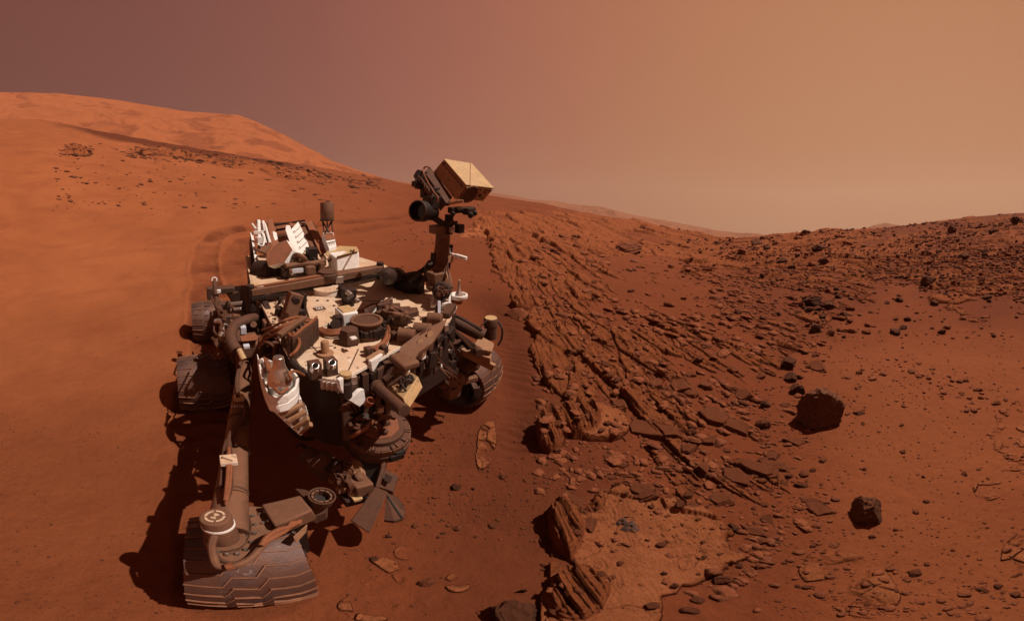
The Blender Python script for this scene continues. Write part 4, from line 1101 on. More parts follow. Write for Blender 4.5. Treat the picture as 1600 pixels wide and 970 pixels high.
# seams and small fixings over the deck
b = MB()
for (x0, y0), (x1, y1) in [((470, 520), (530, 585)), ((540, 588), (560, 545)), ((600, 552), (612, 528)), ((412, 470), (470, 462)), ((530, 470), (600, 470)), ((640, 480), (668, 505)), ((480, 545), (520, 540)), ((425, 505), (462, 520))]:
    b.beam(Q(x0, y0, 1.0835), Q(x1, y1, 1.0835), .005, .003)
b.build('deck_seam', 'brown', deck, bevel=0)
b = MB(); k = 0
while k < 70:
    px, py = r2.uniform(405, 700), r2.uniform(455, 590); q_ = Q(px, py, 1.082); f_, l_ = (q_-ORI).dot(fw), (q_-ORI).dot(sd_)
    if f_ < -1.3 or f_ > .1-l_*.25 or l_ < .04 or l_ > 1.15: continue
    b.bolt(q_, n_, r2.choice([.004, .005, .008]), .004); k += 1
b.build('deck_screw', 'brown', deck, bevel=0)

# struts under the plank and the rover's right side
b = MB(); r2 = random.Random(3)
ST = [((640, 552, 1.0), (655, 590, .6)), ((648, 546, 1.0), (700, 600, .5)), ((655, 540, 1.0), (662, 592, .6)), ((690, 520, 1.0), (722, 560, .7)), ((668, 548, .95), (720, 590, .55)), ((700, 508, 1.0), (742, 540, .8)),
      ((706, 512, 1.0), (738, 545, .78)), ((694, 548, .8), (724, 528, .85)), ((650, 586, .7), (692, 600, .5)), ((660, 575, .75), (700, 556, .7)), ((682, 560, .7), (700, 606, .45)), ((690, 556, .7), (715, 600, .45)), ((672, 536, .9), (690, 575, .6)), ((700, 530, .9), (690, 580, .6)), ((640, 590, .7), (690, 570, .65))]
for a_, c_ in ST: b.beam(Q(*a_), Q(*c_), r2.uniform(.012, .03), r2.uniform(.012, .03))
b.build('strut', 'brown', body)
b = MB()
for px, py, h in [(672, 566, .72), (680, 590, .6), (664, 600, .55), (655, 572, .8), (700, 570, .7), (690, 545, .85), (710, 556, .7)]:
    b.box(Q(px, py, h), r2.uniform(.05, .1), r2.uniform(.05, .12), r2.uniform(.05, .1))
b.build('junction_box', 'dark', body)
b = MB().beam(Q(640, 545, 1.0), Q(634, 580, .85), .05, .02, fw).beam(Q(660, 545, .95), Q(650, 570, .85), .035, .02, fw).beam(Q(686, 530, .98), Q(672, 552, .9), .04, .02, fw); b.build('white_bracket', 'white', body)
b = MB()
for k in range(5):
    x0, y0 = r2.uniform(640, 690), r2.uniform(535, 580)
    b.cable([Q(x0, y0, .92), Q(x0+r2.uniform(5, 20), y0+r2.uniform(5, 20), .85), Q(x0+r2.uniform(10, 40), y0+r2.uniform(20, 40), .6)], .005)
b.build('side_cable', 'wire', body, bevel=0)

# ---------------- cable guide on the front left corner
b = MB()
gpath = [Q(496, 528, 1.09), Q(487, 538, 1.09), Q(476, 546, 1.09), Q(466, 556, 1.09), Q(458, 561, 1.08), Q(453, 556, 1.08)]
for i in range(len(gpath)-1):
    a_, c_ = gpath[i], gpath[i+1]
    b.prism([a_, c_, c_+n_*.12, a_+n_*.12], (c_-a_).cross(n_).normalized()*.008)
    for k in range(4):
        q_ = a_.lerp(c_, (k+.5)/4); b.beam(q_-(c_-a_).cross(n_).normalized()*.006, q_-(c_-a_).cross(n_).normalized()*.006+n_*.12, .012, .014, (c_-a_))
cg = b.build('cable_guide', 'brown', root)
b = MB().cable([p+n_*.125 for p in gpath], .007, 8).cable([Q(453, 556, 1.2), Q(464, 546, 1.22), Q(468, 533, 1.2), Q(458, 522, 1.18), Q(444, 520, 1.17)], .007, 8); b.build('guide_rim', 'rust', cg, bevel=0)
b = MB().prism([Q(474, 503, 1.15), Q(484, 512, 1.15), Q(484, 522, 1.14), Q(458, 543, 1.12), Q(438, 522, 1.15)], n_*-.07)
bb = b.build('bundle_housing', 'black', root)
b = MB().beam(Q(436, 524, 1.20), Q(476, 496, 1.20), .03, .02)
for k in range(7): b.cyl(Q(446+k*6, 526-k*4, 1.17), Q(451+k*6, 535-k*4, 1.17), .008, .008, 8)
b.build('comb', 'taupe', bb)
b = MB(); r2 = random.Random(8)
for k in range(16):
    x0 = 405+r2.uniform(0, 50); y0 = 512+r2.uniform(0, 30)
    b.cable([Q(x0, y0, 1.0), Q(x0+8, y0-6, 1.08), Q(x0+20, y0+r2.uniform(-6, 14), 1.05), Q(x0+25+r2.uniform(-10, 10), y0+30, .9)], r2.uniform(.004, .009))
b.build('loose_wire', 'wire', bb, bevel=0)
b = MB()
for k in range(14): b.box(Q(410+r2.uniform(0, 50), 515+r2.uniform(0, 55), .95), r2.uniform(.03, .09), r2.uniform(.03, .09), r2.uniform(.03, .1))
b.build('connector_block', 'dark', bb)
b = MB().beam(Q(455, 560, 1.10), Q(548, 642, .86), .02, .10, fw); b.beam(Q(460, 572, 1.0), Q(552, 655, .76), .03, .03); b.build('front_rail', 'dark', body)
b = MB()
for k in range(4): b.cable([Q(470+k*3, 575, 1.0), Q(492+k*3, 600, .98), Q(515+k*3, 622, .9), Q(540+k*3, 650, .78), Q(556, 672+k*2, .68)], .006)
b.build('rail_cable', 'wire', body, bevel=0)

# ---------------- round shoulder fairing with its silver dome
ho = [(402, 562), (411, 557), (424, 562), (438, 570), (458, 586), (468, 600), (464, 616), (450, 628), (434, 632), (420, 628), (413, 612), (407, 592)]
hp = [Q(x, y, 1.080) for x, y in ho]
b = MB().prism(hp, n_*-.05); hc = sum(hp, Vector())/len(hp)
sh = b.build('shoulder_fairing', 'white', root, bevel=.008)
b = MB()
for i in range(len(hp)):
    a_, c_ = hp[i], hp[(i+1) % len(hp)]
    if i in (0, 1, 2, 3): continue
    oa, oc = (a_-hc).normalized()*.012, (c_-hc).normalized()*.012
    b.hexa([a_, c_, c_-oc, a_-oa, a_+n_*.035, c_+n_*.035, c_-oc+n_*.035, a_-oa+n_*.035])
b.build('fairing_rim', 'white', sh)
dc = Q(438, 608, 1.090)
b = MB().rev(dc, dc+n_*.16, [(0, .050), (.15, .051), (.45, .045), (.65, .030), (.75, .024), (1, .021)], 28); b.build('shoulder_dome', 'steel', sh)
b = MB().cyl(Q(407, 564, 1.090), Q(407, 564, 1.130), .012, .012, 12).box(Q(418, 574, 1.110), .04, .03, .05).box(Q(430, 576, 1.110), .06, .05, .05).box(Q(414, 586, 1.100), .05, .02, .05).box(Q(446, 588, 1.100), .03, .04, .04); b.build('fairing_block', 'alu', sh)
b = MB(); r2 = random.Random(14)
for k in range(4): b.cable([Q(412+k*2, 558+k, 1.110), Q(418+k*2, 575+k, 1.160), Q(424+k*3, 590+k, 1.130), Q(430+k*2, 600, 1.170)], 0.004)
b.cable([Q(448, 600, 1.140), Q(455, 592, 1.170), Q(452, 583, 1.190), Q(462, 580, 1.170), Q(475, 586, 1.110)], .006, 8).cable([Q(428, 606, 1.150), Q(438, 614, 1.150), Q(450, 606, 1.150)], .006, 8)
b.build('fairing_cable', 'rust', sh, bevel=0)
# white ribbed side under the fairing
sl = [Q(425, 634, 1.0), Q(466, 618, 1.0), Q(478, 632, .94), Q(486, 662, .82), Q(470, 674, .74), Q(450, 657, .84)]
b = MB().prism(sl, fw*-.03-n_*.02); rs = b.build('ribbed_panel', 'white', body)
b = MB()
for t in (.2, .45, .7, .92):
    a_ = sl[0].lerp(sl[4], t); c_ = sl[1].lerp(sl[3], t); b.beam(a_+fw*.015, c_+fw*.015, .018, .03, fw)
b.build('rib', 'tan', rs)
b = MB().beam(sl[1]+fw*.01, Q(468, 674, .75)+fw*.01, .014, .03, fw).beam(Q(423, 634, 1.0), Q(470, 678, .74), .014, .02, fw); b.build('panel_edge', 'white', rs)
b = MB().cable([Q(452, 668, .66), Q(470, 684, .58), Q(490, 684, .56), Q(504, 672, .60), Q(508, 655, .68)], .013, 10); b.build('lower_hose', 'dark', body, bevel=0)

# ---------------- rear power unit, plates, hexagonal antenna
def S(px, py, d): return D(px, py, d)
hx_ = [S(414.6, 402, 3.10), S(429, 381, 3.14), S(448, 374.7, 3.18), S(458, 390.6, 3.15), S(445, 410.4, 3.08), S(419, 416, 3.06)]
hn_ = (hx_[1]-hx_[0]).cross(hx_[3]-hx_[0]).normalized()
if hn_.dot(CAMV-hx_[0]) > 0: hn_ = -hn_
b = MB().prism(hx_, hn_*.055+sd_*.055-n_*.015); ha = b.build('hexagonal_antenna', 'white', root, bevel=.004)
hc_ = sum(hx_, Vector())/6
b = MB().prism([hc_+(p-hc_)*.96-hn_*.002 for p in hx_], hn_*-.004); b.build('antenna_face', 'hexdust', ha, bevel=0)
b = MB().cyl(hc_+hn_*.06+sd_*.05, Q(445, 432, 1.1), .03, .04, 16); b.build('antenna_gimbal', 'dark', ha)
PA, PB = S(424, 368, 3.85), S(484, 358, 3.95)
pw = MB().rev(PA, PB, [(0, .07), (.1, .095), (.45, .095), (.47, .105), (.55, .105), (.57, .095), (.9, .095), (1, .07)], 24).build('power_unit', 'rustplate', root)
b = MB()
for k in range(8):
    an = k/8*6.283; a_, c_ = PA, PB; d_ = (c_-a_).normalized(); u_ = d_.orthogonal().normalized(); v_ = d_.cross(u_); o_ = (u_*math.cos(an)+v_*math.sin(an))
    b.beam(a_.lerp(c_, .1)+o_*.10, a_.lerp(c_, .9)+o_*.10, .008, .03, o_)
b.build('cooling_fin', 'dark', pw)
def plate(name, pts, mat, ext, parent, lines=0):
    b = MB().prism([S(*p) for p in pts], ext); o = b.build(name, mat, parent, bevel=.002)
    return o
e_ = sd_*.02-n_*.005
LP = [S(455, 358, 3.55), S(466, 346, 3.75), S(485, 385, 3.5), S(468, 400, 3.3)]
nl = (LP[1]-LP[0]).cross(LP[3]-LP[0]).normalized(); nl = nl if nl.dot(CAMV-LP[0]) > 0 else -nl
lp = plate('heat_exchanger_plate', [(455, 358, 3.55), (466, 346, 3.75), (485, 385, 3.5), (468, 400, 3.3)], 'white', -nl*.015, pw)

b = MB()
for t in (.2, .4, .6, .8):
    b.beam(LP[0].lerp(LP[3], t)+nl*.002, LP[1].lerp(LP[2], t)+nl*.002, .004, .004, nl)
    for k in range(1, 5): b.bolt(LP[0].lerp(LP[3], t-.05).lerp(LP[1].lerp(LP[2], t-.05), k/5*.3)+nl*.001, nl, .004, .003)
b.build('plate_seam', 'brown', lp, bevel=0)
plate('heat_exchanger_plate', [(446, 358, 3.45), (456, 358, 3.5), (471, 398, 3.28), (459, 396, 3.25)], 'white', hn_*.02, pw)
plate('heat_exchanger_plate', [(447, 352, 3.60), (453, 352, 3.6), (456, 360, 3.5), (446, 361, 3.45)], 'white', hn_*.02, pw)
plate('heat_exchanger_plate', [(426, 361, 3.6), (432, 363, 3.6), (435, 378, 3.5), (429, 381, 3.45)], 'white', hn_*.02, pw)
plate('heat_exchanger_plate', [(417, 343, 3.75), (421, 342, 3.78), (431, 380, 3.48), (424, 384, 3.42)], 'rustplate', sd_*.03, pw)
plate('heat_exchanger_plate', [(478, 348, 3.75), (483, 345, 3.8), (508, 393, 3.35), (501, 398, 3.3)], 'rustplate', sd_*.03, pw)
plate('heat_exchanger_plate', [(473, 360, 3.7), (478, 348, 3.8), (501, 396, 3.36), (492, 398, 3.34)], 'taupe', sd_*.01, pw)
plate('heat_exchanger_plate', [(484, 345, 3.9), (487, 347, 3.9), (506, 384, 3.5), (503, 388, 3.5)], 'dark', sd_*.02, pw)
plate('side_frame', [(391, 363, 3.75), (395, 362, 3.78), (399, 384, 3.6), (405, 414, 3.35), (399, 411, 3.35), (395, 386, 3.55)], 'white', hn_*.03, pw)
plate('side_frame', [(392, 364, 3.9), (398, 400, 3.6), (398, 445, 3.3), (392, 447, 3.3)], 'dark', hn_*.25, pw)
b = MB()
for a_, c_, r_ in [((394, 350, 3.8), (400, 358, 3.7), .012), ((404, 345, 3.8), (405, 363, 3.65), .02), ((411, 346, 3.8), (414, 362, 3.65), .016), ((414, 350, 3.75), (422, 380, 3.45), .014), ((405, 368, 3.6), (406, 382, 3.5), .02), ((399, 371, 3.6), (410, 371, 3.6), .008), ((412, 365, 3.6), (416, 380, 3.5), .008)]:
    b.cyl(S(*a_), S(*c_), r_, r_, 12)
b.box(S(404, 363, 3.6), .03, .1, .03).box(S(406, 375, 3.5), .05, .05, .06).cable([S(400, 380, 3.5), S(410, 384, 3.45), S(413, 374, 3.5), S(410, 364, 3.6)], .01)
b.build('fluid_pipe', 'white', pw)
b = MB()
for k in range(6): b.cable([S(400+k*4, 345+k, 3.8), S(405+k*4, 355, 3.7), S(408+k*2, 375, 3.55), S(400+k*3, 392, 3.45)], .008)
b.cable([S(420, 349, 3.85), S(450, 348, 3.9), S(478, 349, 3.85)], .008); b.build('pipe_loom', 'wire', pw, bevel=0)
b = MB().prism([S(408, 385, 3.4), S(421, 381, 3.42), S(424, 384, 3.4), S(416, 396, 3.3), S(404, 392, 3.35)], hn_*.05); b.build('pump_cover', 'taupe', pw)
b = MB().cyl(Q(405, 425, 1.08), Q(428, 424, 1.12), .11, .10, 24).cyl(Q(425, 424, 1.1), Q(436, 425, 1.12), .06, .05, 18); b.build('rear_drum', 'dark', pw)
# pipework and boxes between the power unit and the bar
b = MB().cable([Q(446, 416, 1.2), Q(465, 413, 1.2), Q(490, 411, 1.2), Q(506, 406, 1.2), Q(502, 398, 1.2)], .022, 10).cable([Q(456, 404, 1.22), Q(463, 398, 1.28), Q(474, 402, 1.26), Q(480, 410, 1.2)], .02, 10); b.build('coolant_pipe', 'taupe', root, bevel=0)
b = MB().box(Q(460, 421, 1.15), .10, .13, .04); bp_ = b.build('rear_instrument', 'blue', root)
b = MB().box(Q(446, 425, 1.14), .08, .07, .07).box(Q(480, 418, 1.14), .09, .12, .07).box(Q(487, 400, 1.2), .10, .09, .16).box(Q(495, 416, 1.13), .08, .06, .06); b.build('instrument_case', 'dark', bp_, bevel=.006)
b = MB(); r2 = random.Random(31)
for k in range(22):
    x0 = 440+r2.uniform(0, 70); y0 = 398+r2.uniform(0, 28)
    b.box(Q(x0, y0, 1.12+r2.uniform(0, .06)), r2.uniform(.02, .07), r2.uniform(.02, .07), r2.uniform(.02, .07))
b.build('rear_fitting', 'taupe', bp_)
b = MB()
for k in range(14):
    x0 = 440+r2.uniform(0, 60); y0 = 396+r2.uniform(0, 26)
    b.cable([Q(x0, y0, 1.12), Q(x0+6, y0-5, 1.2), Q(x0+14, y0+r2.uniform(-4, 8), 1.15)], .006)
b.build('rear_wire', 'wire', bp_, bevel=0)

# antenna can on its trestle
ac = S(511, 343, 3.5)
b = MB().rev(ac, ac+Vector((0, 0, .165)), [(0, .062), (.06, .066), (.93, .066), (1, .060)], 28); can = b.build('antenna_can', 'taupe', root)
b = MB().rev(ac-Vector((0, 0, .014)), ac, [(0, .07), (1, .07)], 28); b.build('can_flange', 'dark', can)
b = MB()
for a_, c_ in [((504, 345), (506, 363)), ((518, 345), (520, 363)), ((504, 346), (514, 363)), ((518, 346), (508, 363)), ((511, 345), (512, 363))]:
    b.beam(S(*a_, 3.5), S(*c_, 3.42), .012, .012)
b.build('trestle', 'dark', can)
bx = [S(504, 363, 3.45), S(521, 362, 3.5), S(526, 384, 3.25), S(514, 388, 3.2)]
b = MB().prism(bx, -n_*.08-sd_*.01); tb = b.build('trestle_box', 'white', can, bevel=.006)
b = MB().prism([bx[0].lerp(bx[2], .1)+n_*.004, bx[1].lerp(bx[3], .12)+n_*.004, bx[1].lerp(bx[2], .55)+n_*.004, bx[0].lerp(bx[3], .55)+n_*.004], n_*.003); b.build('trestle_recess', 'rustplate', can, bevel=0)
b = MB(); r2 = random.Random(2)
for k in range(7):
    t = k/6; b.box(bx[0].lerp(bx[3], .72).lerp(bx[1].lerp(bx[2], .72), .1+.8*t)+n_*.005, .012, .008, .004)
    if k % 2: b.box(bx[0].lerp(bx[3], .82).lerp(bx[1].lerp(bx[2], .82), .1+.8*t)+n_*.005, .010, .008, .004)
b.build('lettering', 'black', can, bevel=0)
# tan topped white box
tp = [Q(508, 396, 1.27), Q(528, 384, 1.27), Q(557, 388, 1.27), Q(561, 393, 1.27), Q(528, 402, 1.27)]
b = MB().prism(tp, n_*-.17); b = MB()
q0 = Q(526, 403, 1.26); b.hexa([q0-n_*.17, Q(561, 394, 1.26)-n_*.17, Q(557, 386, 1.26)-n_*.17, Q(512, 394, 1.26)-n_*.17, q0, Q(561, 394, 1.26), Q(557, 386, 1.26), Q(512, 394, 1.26)])
wbx = b.build('avionics_box', 'white', root, bevel=.012)
b = MB().prism([Q(508, 398, 1.245), Q(512, 392, 1.275), Q(530, 385, 1.275), Q(557, 386, 1.275), Q(561, 392, 1.275), Q(527, 401, 1.275), Q(522, 408, 1.20)], n_*.006); b.build('box_roof', 'gold', wbx)
b = MB().cyl(Q(553, 391, 1.28), Q(553, 391, 1.33), .008, .008, 8).box(Q(549, 392, 1.285), .05, .01, .01); b.build('box_pin', 'dark', wbx)
b = MB()
for k in range(5): b.cable([Q(512+k*2, 405, 1.22), Q(516+k*2, 412, 1.14), Q(526+k, 415, 1.11)], .008)
b.build('box_wire', 'wire', wbx, bevel=0)

# dark hardware behind the deck's right corner
b = MB().rev(Q(609, 432, 1.08), Q(603, 430, 1.40), [(0, .085), (.5, .065), (.9, .04), (1, .02)], 14).rev(Q(618, 436, 1.08), Q(621, 430, 1.22), [(0, .06), (.7, .07), (1, .04)], 16); b.build('dust_cone', 'dark', root)
b = MB().rev(Q(636, 448, 1.09), Q(650, 434, 1.22), [(0, .07), (.4, .09), (1, .05)], 14).box(Q(655, 446, 1.14), .06, .05, .16).box(Q(628, 444, 1.12), .08, .08, .08).cable([Q(640, 440, 1.2), Q(652, 428, 1.26), Q(664, 420, 1.28), Q(672, 410, 1.35)], .02, 8); b.build('hinge_motor', 'dark', root)
b = MB().box(Q(622, 441, 1.11), .03, .06, .03).box(Q(633, 443, 1.13), .02, .03, .05); b.build('white_tab', 'white', root)

# ---------------- mast
mb0 = Q(688, 478, 1.09); mb1 = S(694, 362, 2.56)
colb = S(690, 428, 2.54)
b = MB().beam(S(686, 432, 2.56), S(693, 366, 2.56), .115, .11, CAMV-colb, .095, .09)
mast = b.build('mast', 'taupe', root, bevel=.006)
b = MB().beam(S(677, 435, 2.54), S(684, 366, 2.54), .022, .05, CAMV-colb).beam(S(700, 420, 2.56), S(705, 382, 2.56), .03, .04, CAMV-colb); b.build('mast_rail', 'dark', mast)
b = MB().cable([S(668, 440, 2.5), S(668, 420, 2.52), S(676, 412, 2.52), S(678, 395, 2.52)], .022, 10); b.build('mast_hose', 'dark', mast, bevel=0)
b = MB().box(S(684, 437, 2.50), .10, .13, .12).beam(S(671, 452, 2.46), S(682, 430, 2.5), .05, .06, CAMV-colb).beam(S(703, 452, 2.46), S(698, 428, 2.5), .05, .05, CAMV-colb); b.build('mast_base', 'taupe', mast, bevel=.008)
b = MB().rev(S(690, 455, 2.44), S(690, 454, 2.36), [(0, .062), (.7, .062), (1, .05)], 28); bd = b.build('wiring_drum', 'dark', mast)
b = MB(); r2 = random.Random(12)
for k in range(16):
    an = r2.uniform(0, 6.28); rr_ = r2.uniform(3, 12)
    b.cable([S(690+rr_*math.cos(an), 455+rr_*math.sin(an), 2.35), S(690+r2.uniform(-8, 8), 455+r2.uniform(-8, 8), 2.32), S(690+rr_*math.cos(an+2), 455+rr_*math.sin(an+2), 2.35)], .005)
b.build('drum_wire', 'wire', bd, bevel=0)
b = MB().beam(S(678, 458, 2.42), S(674, 480, 2.36), .014, .014).beam(S(703, 456, 2.46), S(702, 476, 2.40), .014, .014).beam(S(674, 478, 2.36), S(703, 474, 2.40), .02, .02).box(Q(690, 476, 1.1), .07, .11, .03); b.build('mast_foot', 'white', mast)
b = MB().beam(S(686, 470, 2.30), S(686, 498, 2.28), .018, .018); b.build('steel_post', 'blue', mast)
b = MB().beam(S(686, 478, 2.31), S(683, 490, 2.30), .03, .03).beam(S(696, 494, 2.25), S(707, 478, 2.35), .05, .04).cable([S(692, 484, 2.3), S(700, 476, 2.34), S(708, 478, 2.36), S(706, 494, 2.3)], .01); b.build('corner_fitting', 'brown', mast)
b = MB().beam(S(698, 396, 2.52), S(712, 399, 2.50), .02, .02).beam(S(712, 399, 2.50), S(729, 404, 2.46), .024, .024).beam(S(698, 398, 2.52), S(693, 412, 2.5), .02, .02).beam(S(699, 388, 2.54), S(700, 399, 2.52), .035, .03); b.build('wind_sensor', 'white', mast)
b = MB().box(S(701, 404, 2.52), .05, .05, .05).box(S(696, 434, 2.48), .04, .03, .06).cable([S(697, 425, 2.46), S(699, 434, 2.44), S(694, 442, 2.44)], .007); b.build('mast_fitting', 'tan', mast)
b = MB()
for k in range(6): b.cable([S(686+k*3, 430, 2.46), S(684+k*3, 412, 2.48), S(690+k*2, 395, 2.49), S(688+k*2, 372, 2.5)], .006)
b.build('mast_cable', 'wire', mast, bevel=0)
# neck
b = MB().beam(S(700, 366, 2.56), S(702, 335, 2.56), .06, .06, CAMV-colb).cyl(S(702, 352, 2.56), S(702, 345, 2.56), .06, .06, 20).box(S(718, 357, 2.54), .05, .05, .06); nk = b.build('mast_neck', 'dark', root)
b = MB().box(S(684, 358, 2.54), .09, .09, .055, (sd_, fw, Vector((0, 0, 1)))); b.build('collar_box', 'taupe', nk)
b = MB().box(S(706, 359, 2.50), .03, .03, .04).cyl(S(705, 362, 2.5), S(709, 358, 2.48), .012, .012, 10); b.build('collar_latch', 'alu', nk)
b = MB().beam(S(668, 334, 2.48), S(696, 352, 2.54), .04, .04); b.build('neck_link', 'black', nk)
# camera head
C_ = S(727, 291, 2.42); e1 = S(692, 250, 2.62)-C_; e2 = S(771, 296, 2.62)-C_; e3 = S(710, 311, 2.44)-C_
# square the corner a little
b = MB().edges(C_, e1, e2, e3); head = b.build('camera_head', 'tan', root, bevel=.006)
nt_ = e1.cross(e2).normalized(); nt_ = nt_ if nt_.z > 0 else -nt_
b = MB().prism([C_+nt_*.004, C_+e2+nt_*.004, C_+e1+e2+nt_*.004, C_+e1+nt_*.004], nt_*.010); hl = b.build('head_lid', 'gold', head)
b = MB().beam(C_+e2*.12+nt_*.014, C_+e1*.98+e2*.93+nt_*.014, .004, .003, nt_); b.build('lid_crease', 'brown', hl, bevel=0)
nf_ = e2.cross(e3).normalized(); nf_ = nf_ if nf_.dot(CAMV-C_) > 0 else -nf_
fc = C_+e2*.32+e3*.52
b = MB().rev(fc, fc+nf_*.012, [(0, .074), (1, .070), (1, .062), (.3, .060)], 32); b.build('window_ring', 'taupe', head)
b = MB().cyl(fc+nf_*.002, fc+nf_*.004, .059, .059, 32); b.build('telescope_window', 'brown', head, bevel=0)
b = MB()
for t, s_ in [(.06, .06), (.94, .06), (.06, .94), (.94, .94), (.62, .12)]: b.bolt(C_+e2*t+e3*s_+nf_*.001, nf_, .007, .005)
b.build('head_bolt', 'alu', head, bevel=0)
b = MB()
for t, s_, r_ in [(.70, .55, .012), (.80, .30, .007), (.84, .72, .006)]: b.cyl(C_+e2*t+e3*s_+nf_*.001, C_+e2*t+e3*s_+nf_*.006, r_, r_, 16)
nl_ = e1.cross(e3).normalized(); nl_ = nl_ if nl_.dot(CAMV-C_) > 0 else -nl_
for t, s_ in [(.1, .1), (.9, .1), (.1, .9), (.9, .9), (.45, .5)]: b.bolt(C_+e1*t+e3*s_+nl_*.001, nl_, .006, .004)
b.build('head_port', 'black', head, bevel=0)
b = MB().beam(C_+e1*.02+e3*.14+nl_*.002, C_+e1*.98+e3*.14+nl_*.002, .004, .003, nl_).beam(C_+e2*.02+e3*.12+nf_*.002, C_+e2*.98+e3*.12+nf_*.002, .004, .003, nf_); b.build('head_seam', 'dark', head, bevel=0)
# slab shaped unit beside it
c2 = S(697, 316, 2.44); b = MB().edges(c2, S(664, 268, 2.64)-c2, S(704, 303, 2.50)-c2, -nt_*.05); b = MB().edges(S(698, 318, 2.42), S(663, 268, 2.62)-S(698, 318, 2.42), S(707, 308, 2.48)-S(698, 318, 2.42), e3*.6); sb_ = b.build('side_unit', 'brown', head)
b = MB().cable([S(663, 263, 2.6), S(661, 268, 2.58), S(668, 284, 2.5), S(678, 300, 2.44), S(684, 308, 2.40), S(683, 316, 2.40)], .006, 8).cable([S(661, 264, 2.6), S(666, 260, 2.6), S(672, 263, 2.62)], .006, 8); b.build('unit_cable', 'rust', head, bevel=0)
b = MB().cyl(S(660, 272, 2.64), S(654, 280, 2.62), .05, .045, 16)
r2 = random.Random(21)
for k in range(16):
    t = k/15; b.box(S(655+t*36+r2.uniform(-6, 6), 285+t*34+r2.uniform(-6, 6), 2.52), r2.uniform(.03, .07), r2.uniform(.03, .07), r2.uniform(.03, .07))
b.box(S(676, 315, 2.48), .10, .10, .08)
b.build('camera_mount', 'dark', head)
b = MB()
for k in range(8): b.cable([S(654+k*3, 275+k*5, 2.5), S(662+k*3, 285+k*4, 2.46), S(664+k*3, 300+k*3, 2.46)], .006)
b.build('mount_wire', 'wire', head, bevel=0)
ca, cb_ = S(676, 332, 2.52), S(652, 329, 2.36)
b = MB().rev(ca, cb_, [(0, .055), (.6, .058), (.62, .07), (1, .07), (1, .06), (.7, .055)], 28); cl = b.build('camera_barrel', 'black', head)
d_ = (cb_-ca).normalized()
b = MB().rev(cb_-d_*.004, cb_+d_*.003, [(0, .069), (1, .069), (1, .060), (0, .060)], 28, False); b.build('barrel_ring', 'brown', cl)
b = MB().cyl(cb_-d_*.055, cb_-d_*.05, .05, .045, 24); b.build('lens', 'glass', cl, bevel=0)
b = MB().box(S(712, 328, 2.46), .05, .10, .04).box(S(733, 330, 2.46), .06, .07, .045).box(S(726, 326, 2.48), .05, .16, .02); nc = b.build('navigation_camera', 'dark', head)
b = MB().cyl(S(736, 335, 2.43), S(735, 337, 2.38), .02, .018, 14).cyl(S(742, 332, 2.44), S(742, 334, 2.40), .016, .015, 14).cyl(S(708, 333, 2.44), S(707, 335, 2.40), .018, .016, 14); b.build('lens', 'black', nc)
b = MB().box(S(748, 320, 2.50), .012, .012, .012).beam(S(700, 318, 2.44), S(724, 314, 2.42), .015, .02); b.build('head_fitting', 'tan', head)

# calibration target dish beside the mast
q_ = S(717, 468, 2.50); b = MB().rev(q_, q_+n_*.04, [(0, .030), (.3, .055), (.55, .060), (1, .058), (1, .045), (.6, .04)], 28); dish = b.build('calibration_dish', 'white', root)
b = MB().rev(q_+n_*.02, q_+n_*.14, [(0, .03), (.25, .022), (.35, .012), (.9, .007), (1, .01)], 14); b.build('dish_stem', 'alu', dish)
b = MB().beam(q_-sd_*.1-n_*.03, q_+n_*.0, .03, .03).cyl(q_-n_*.03, q_, .02, .03, 12); b.build('dish_bracket', 'rust', dish)

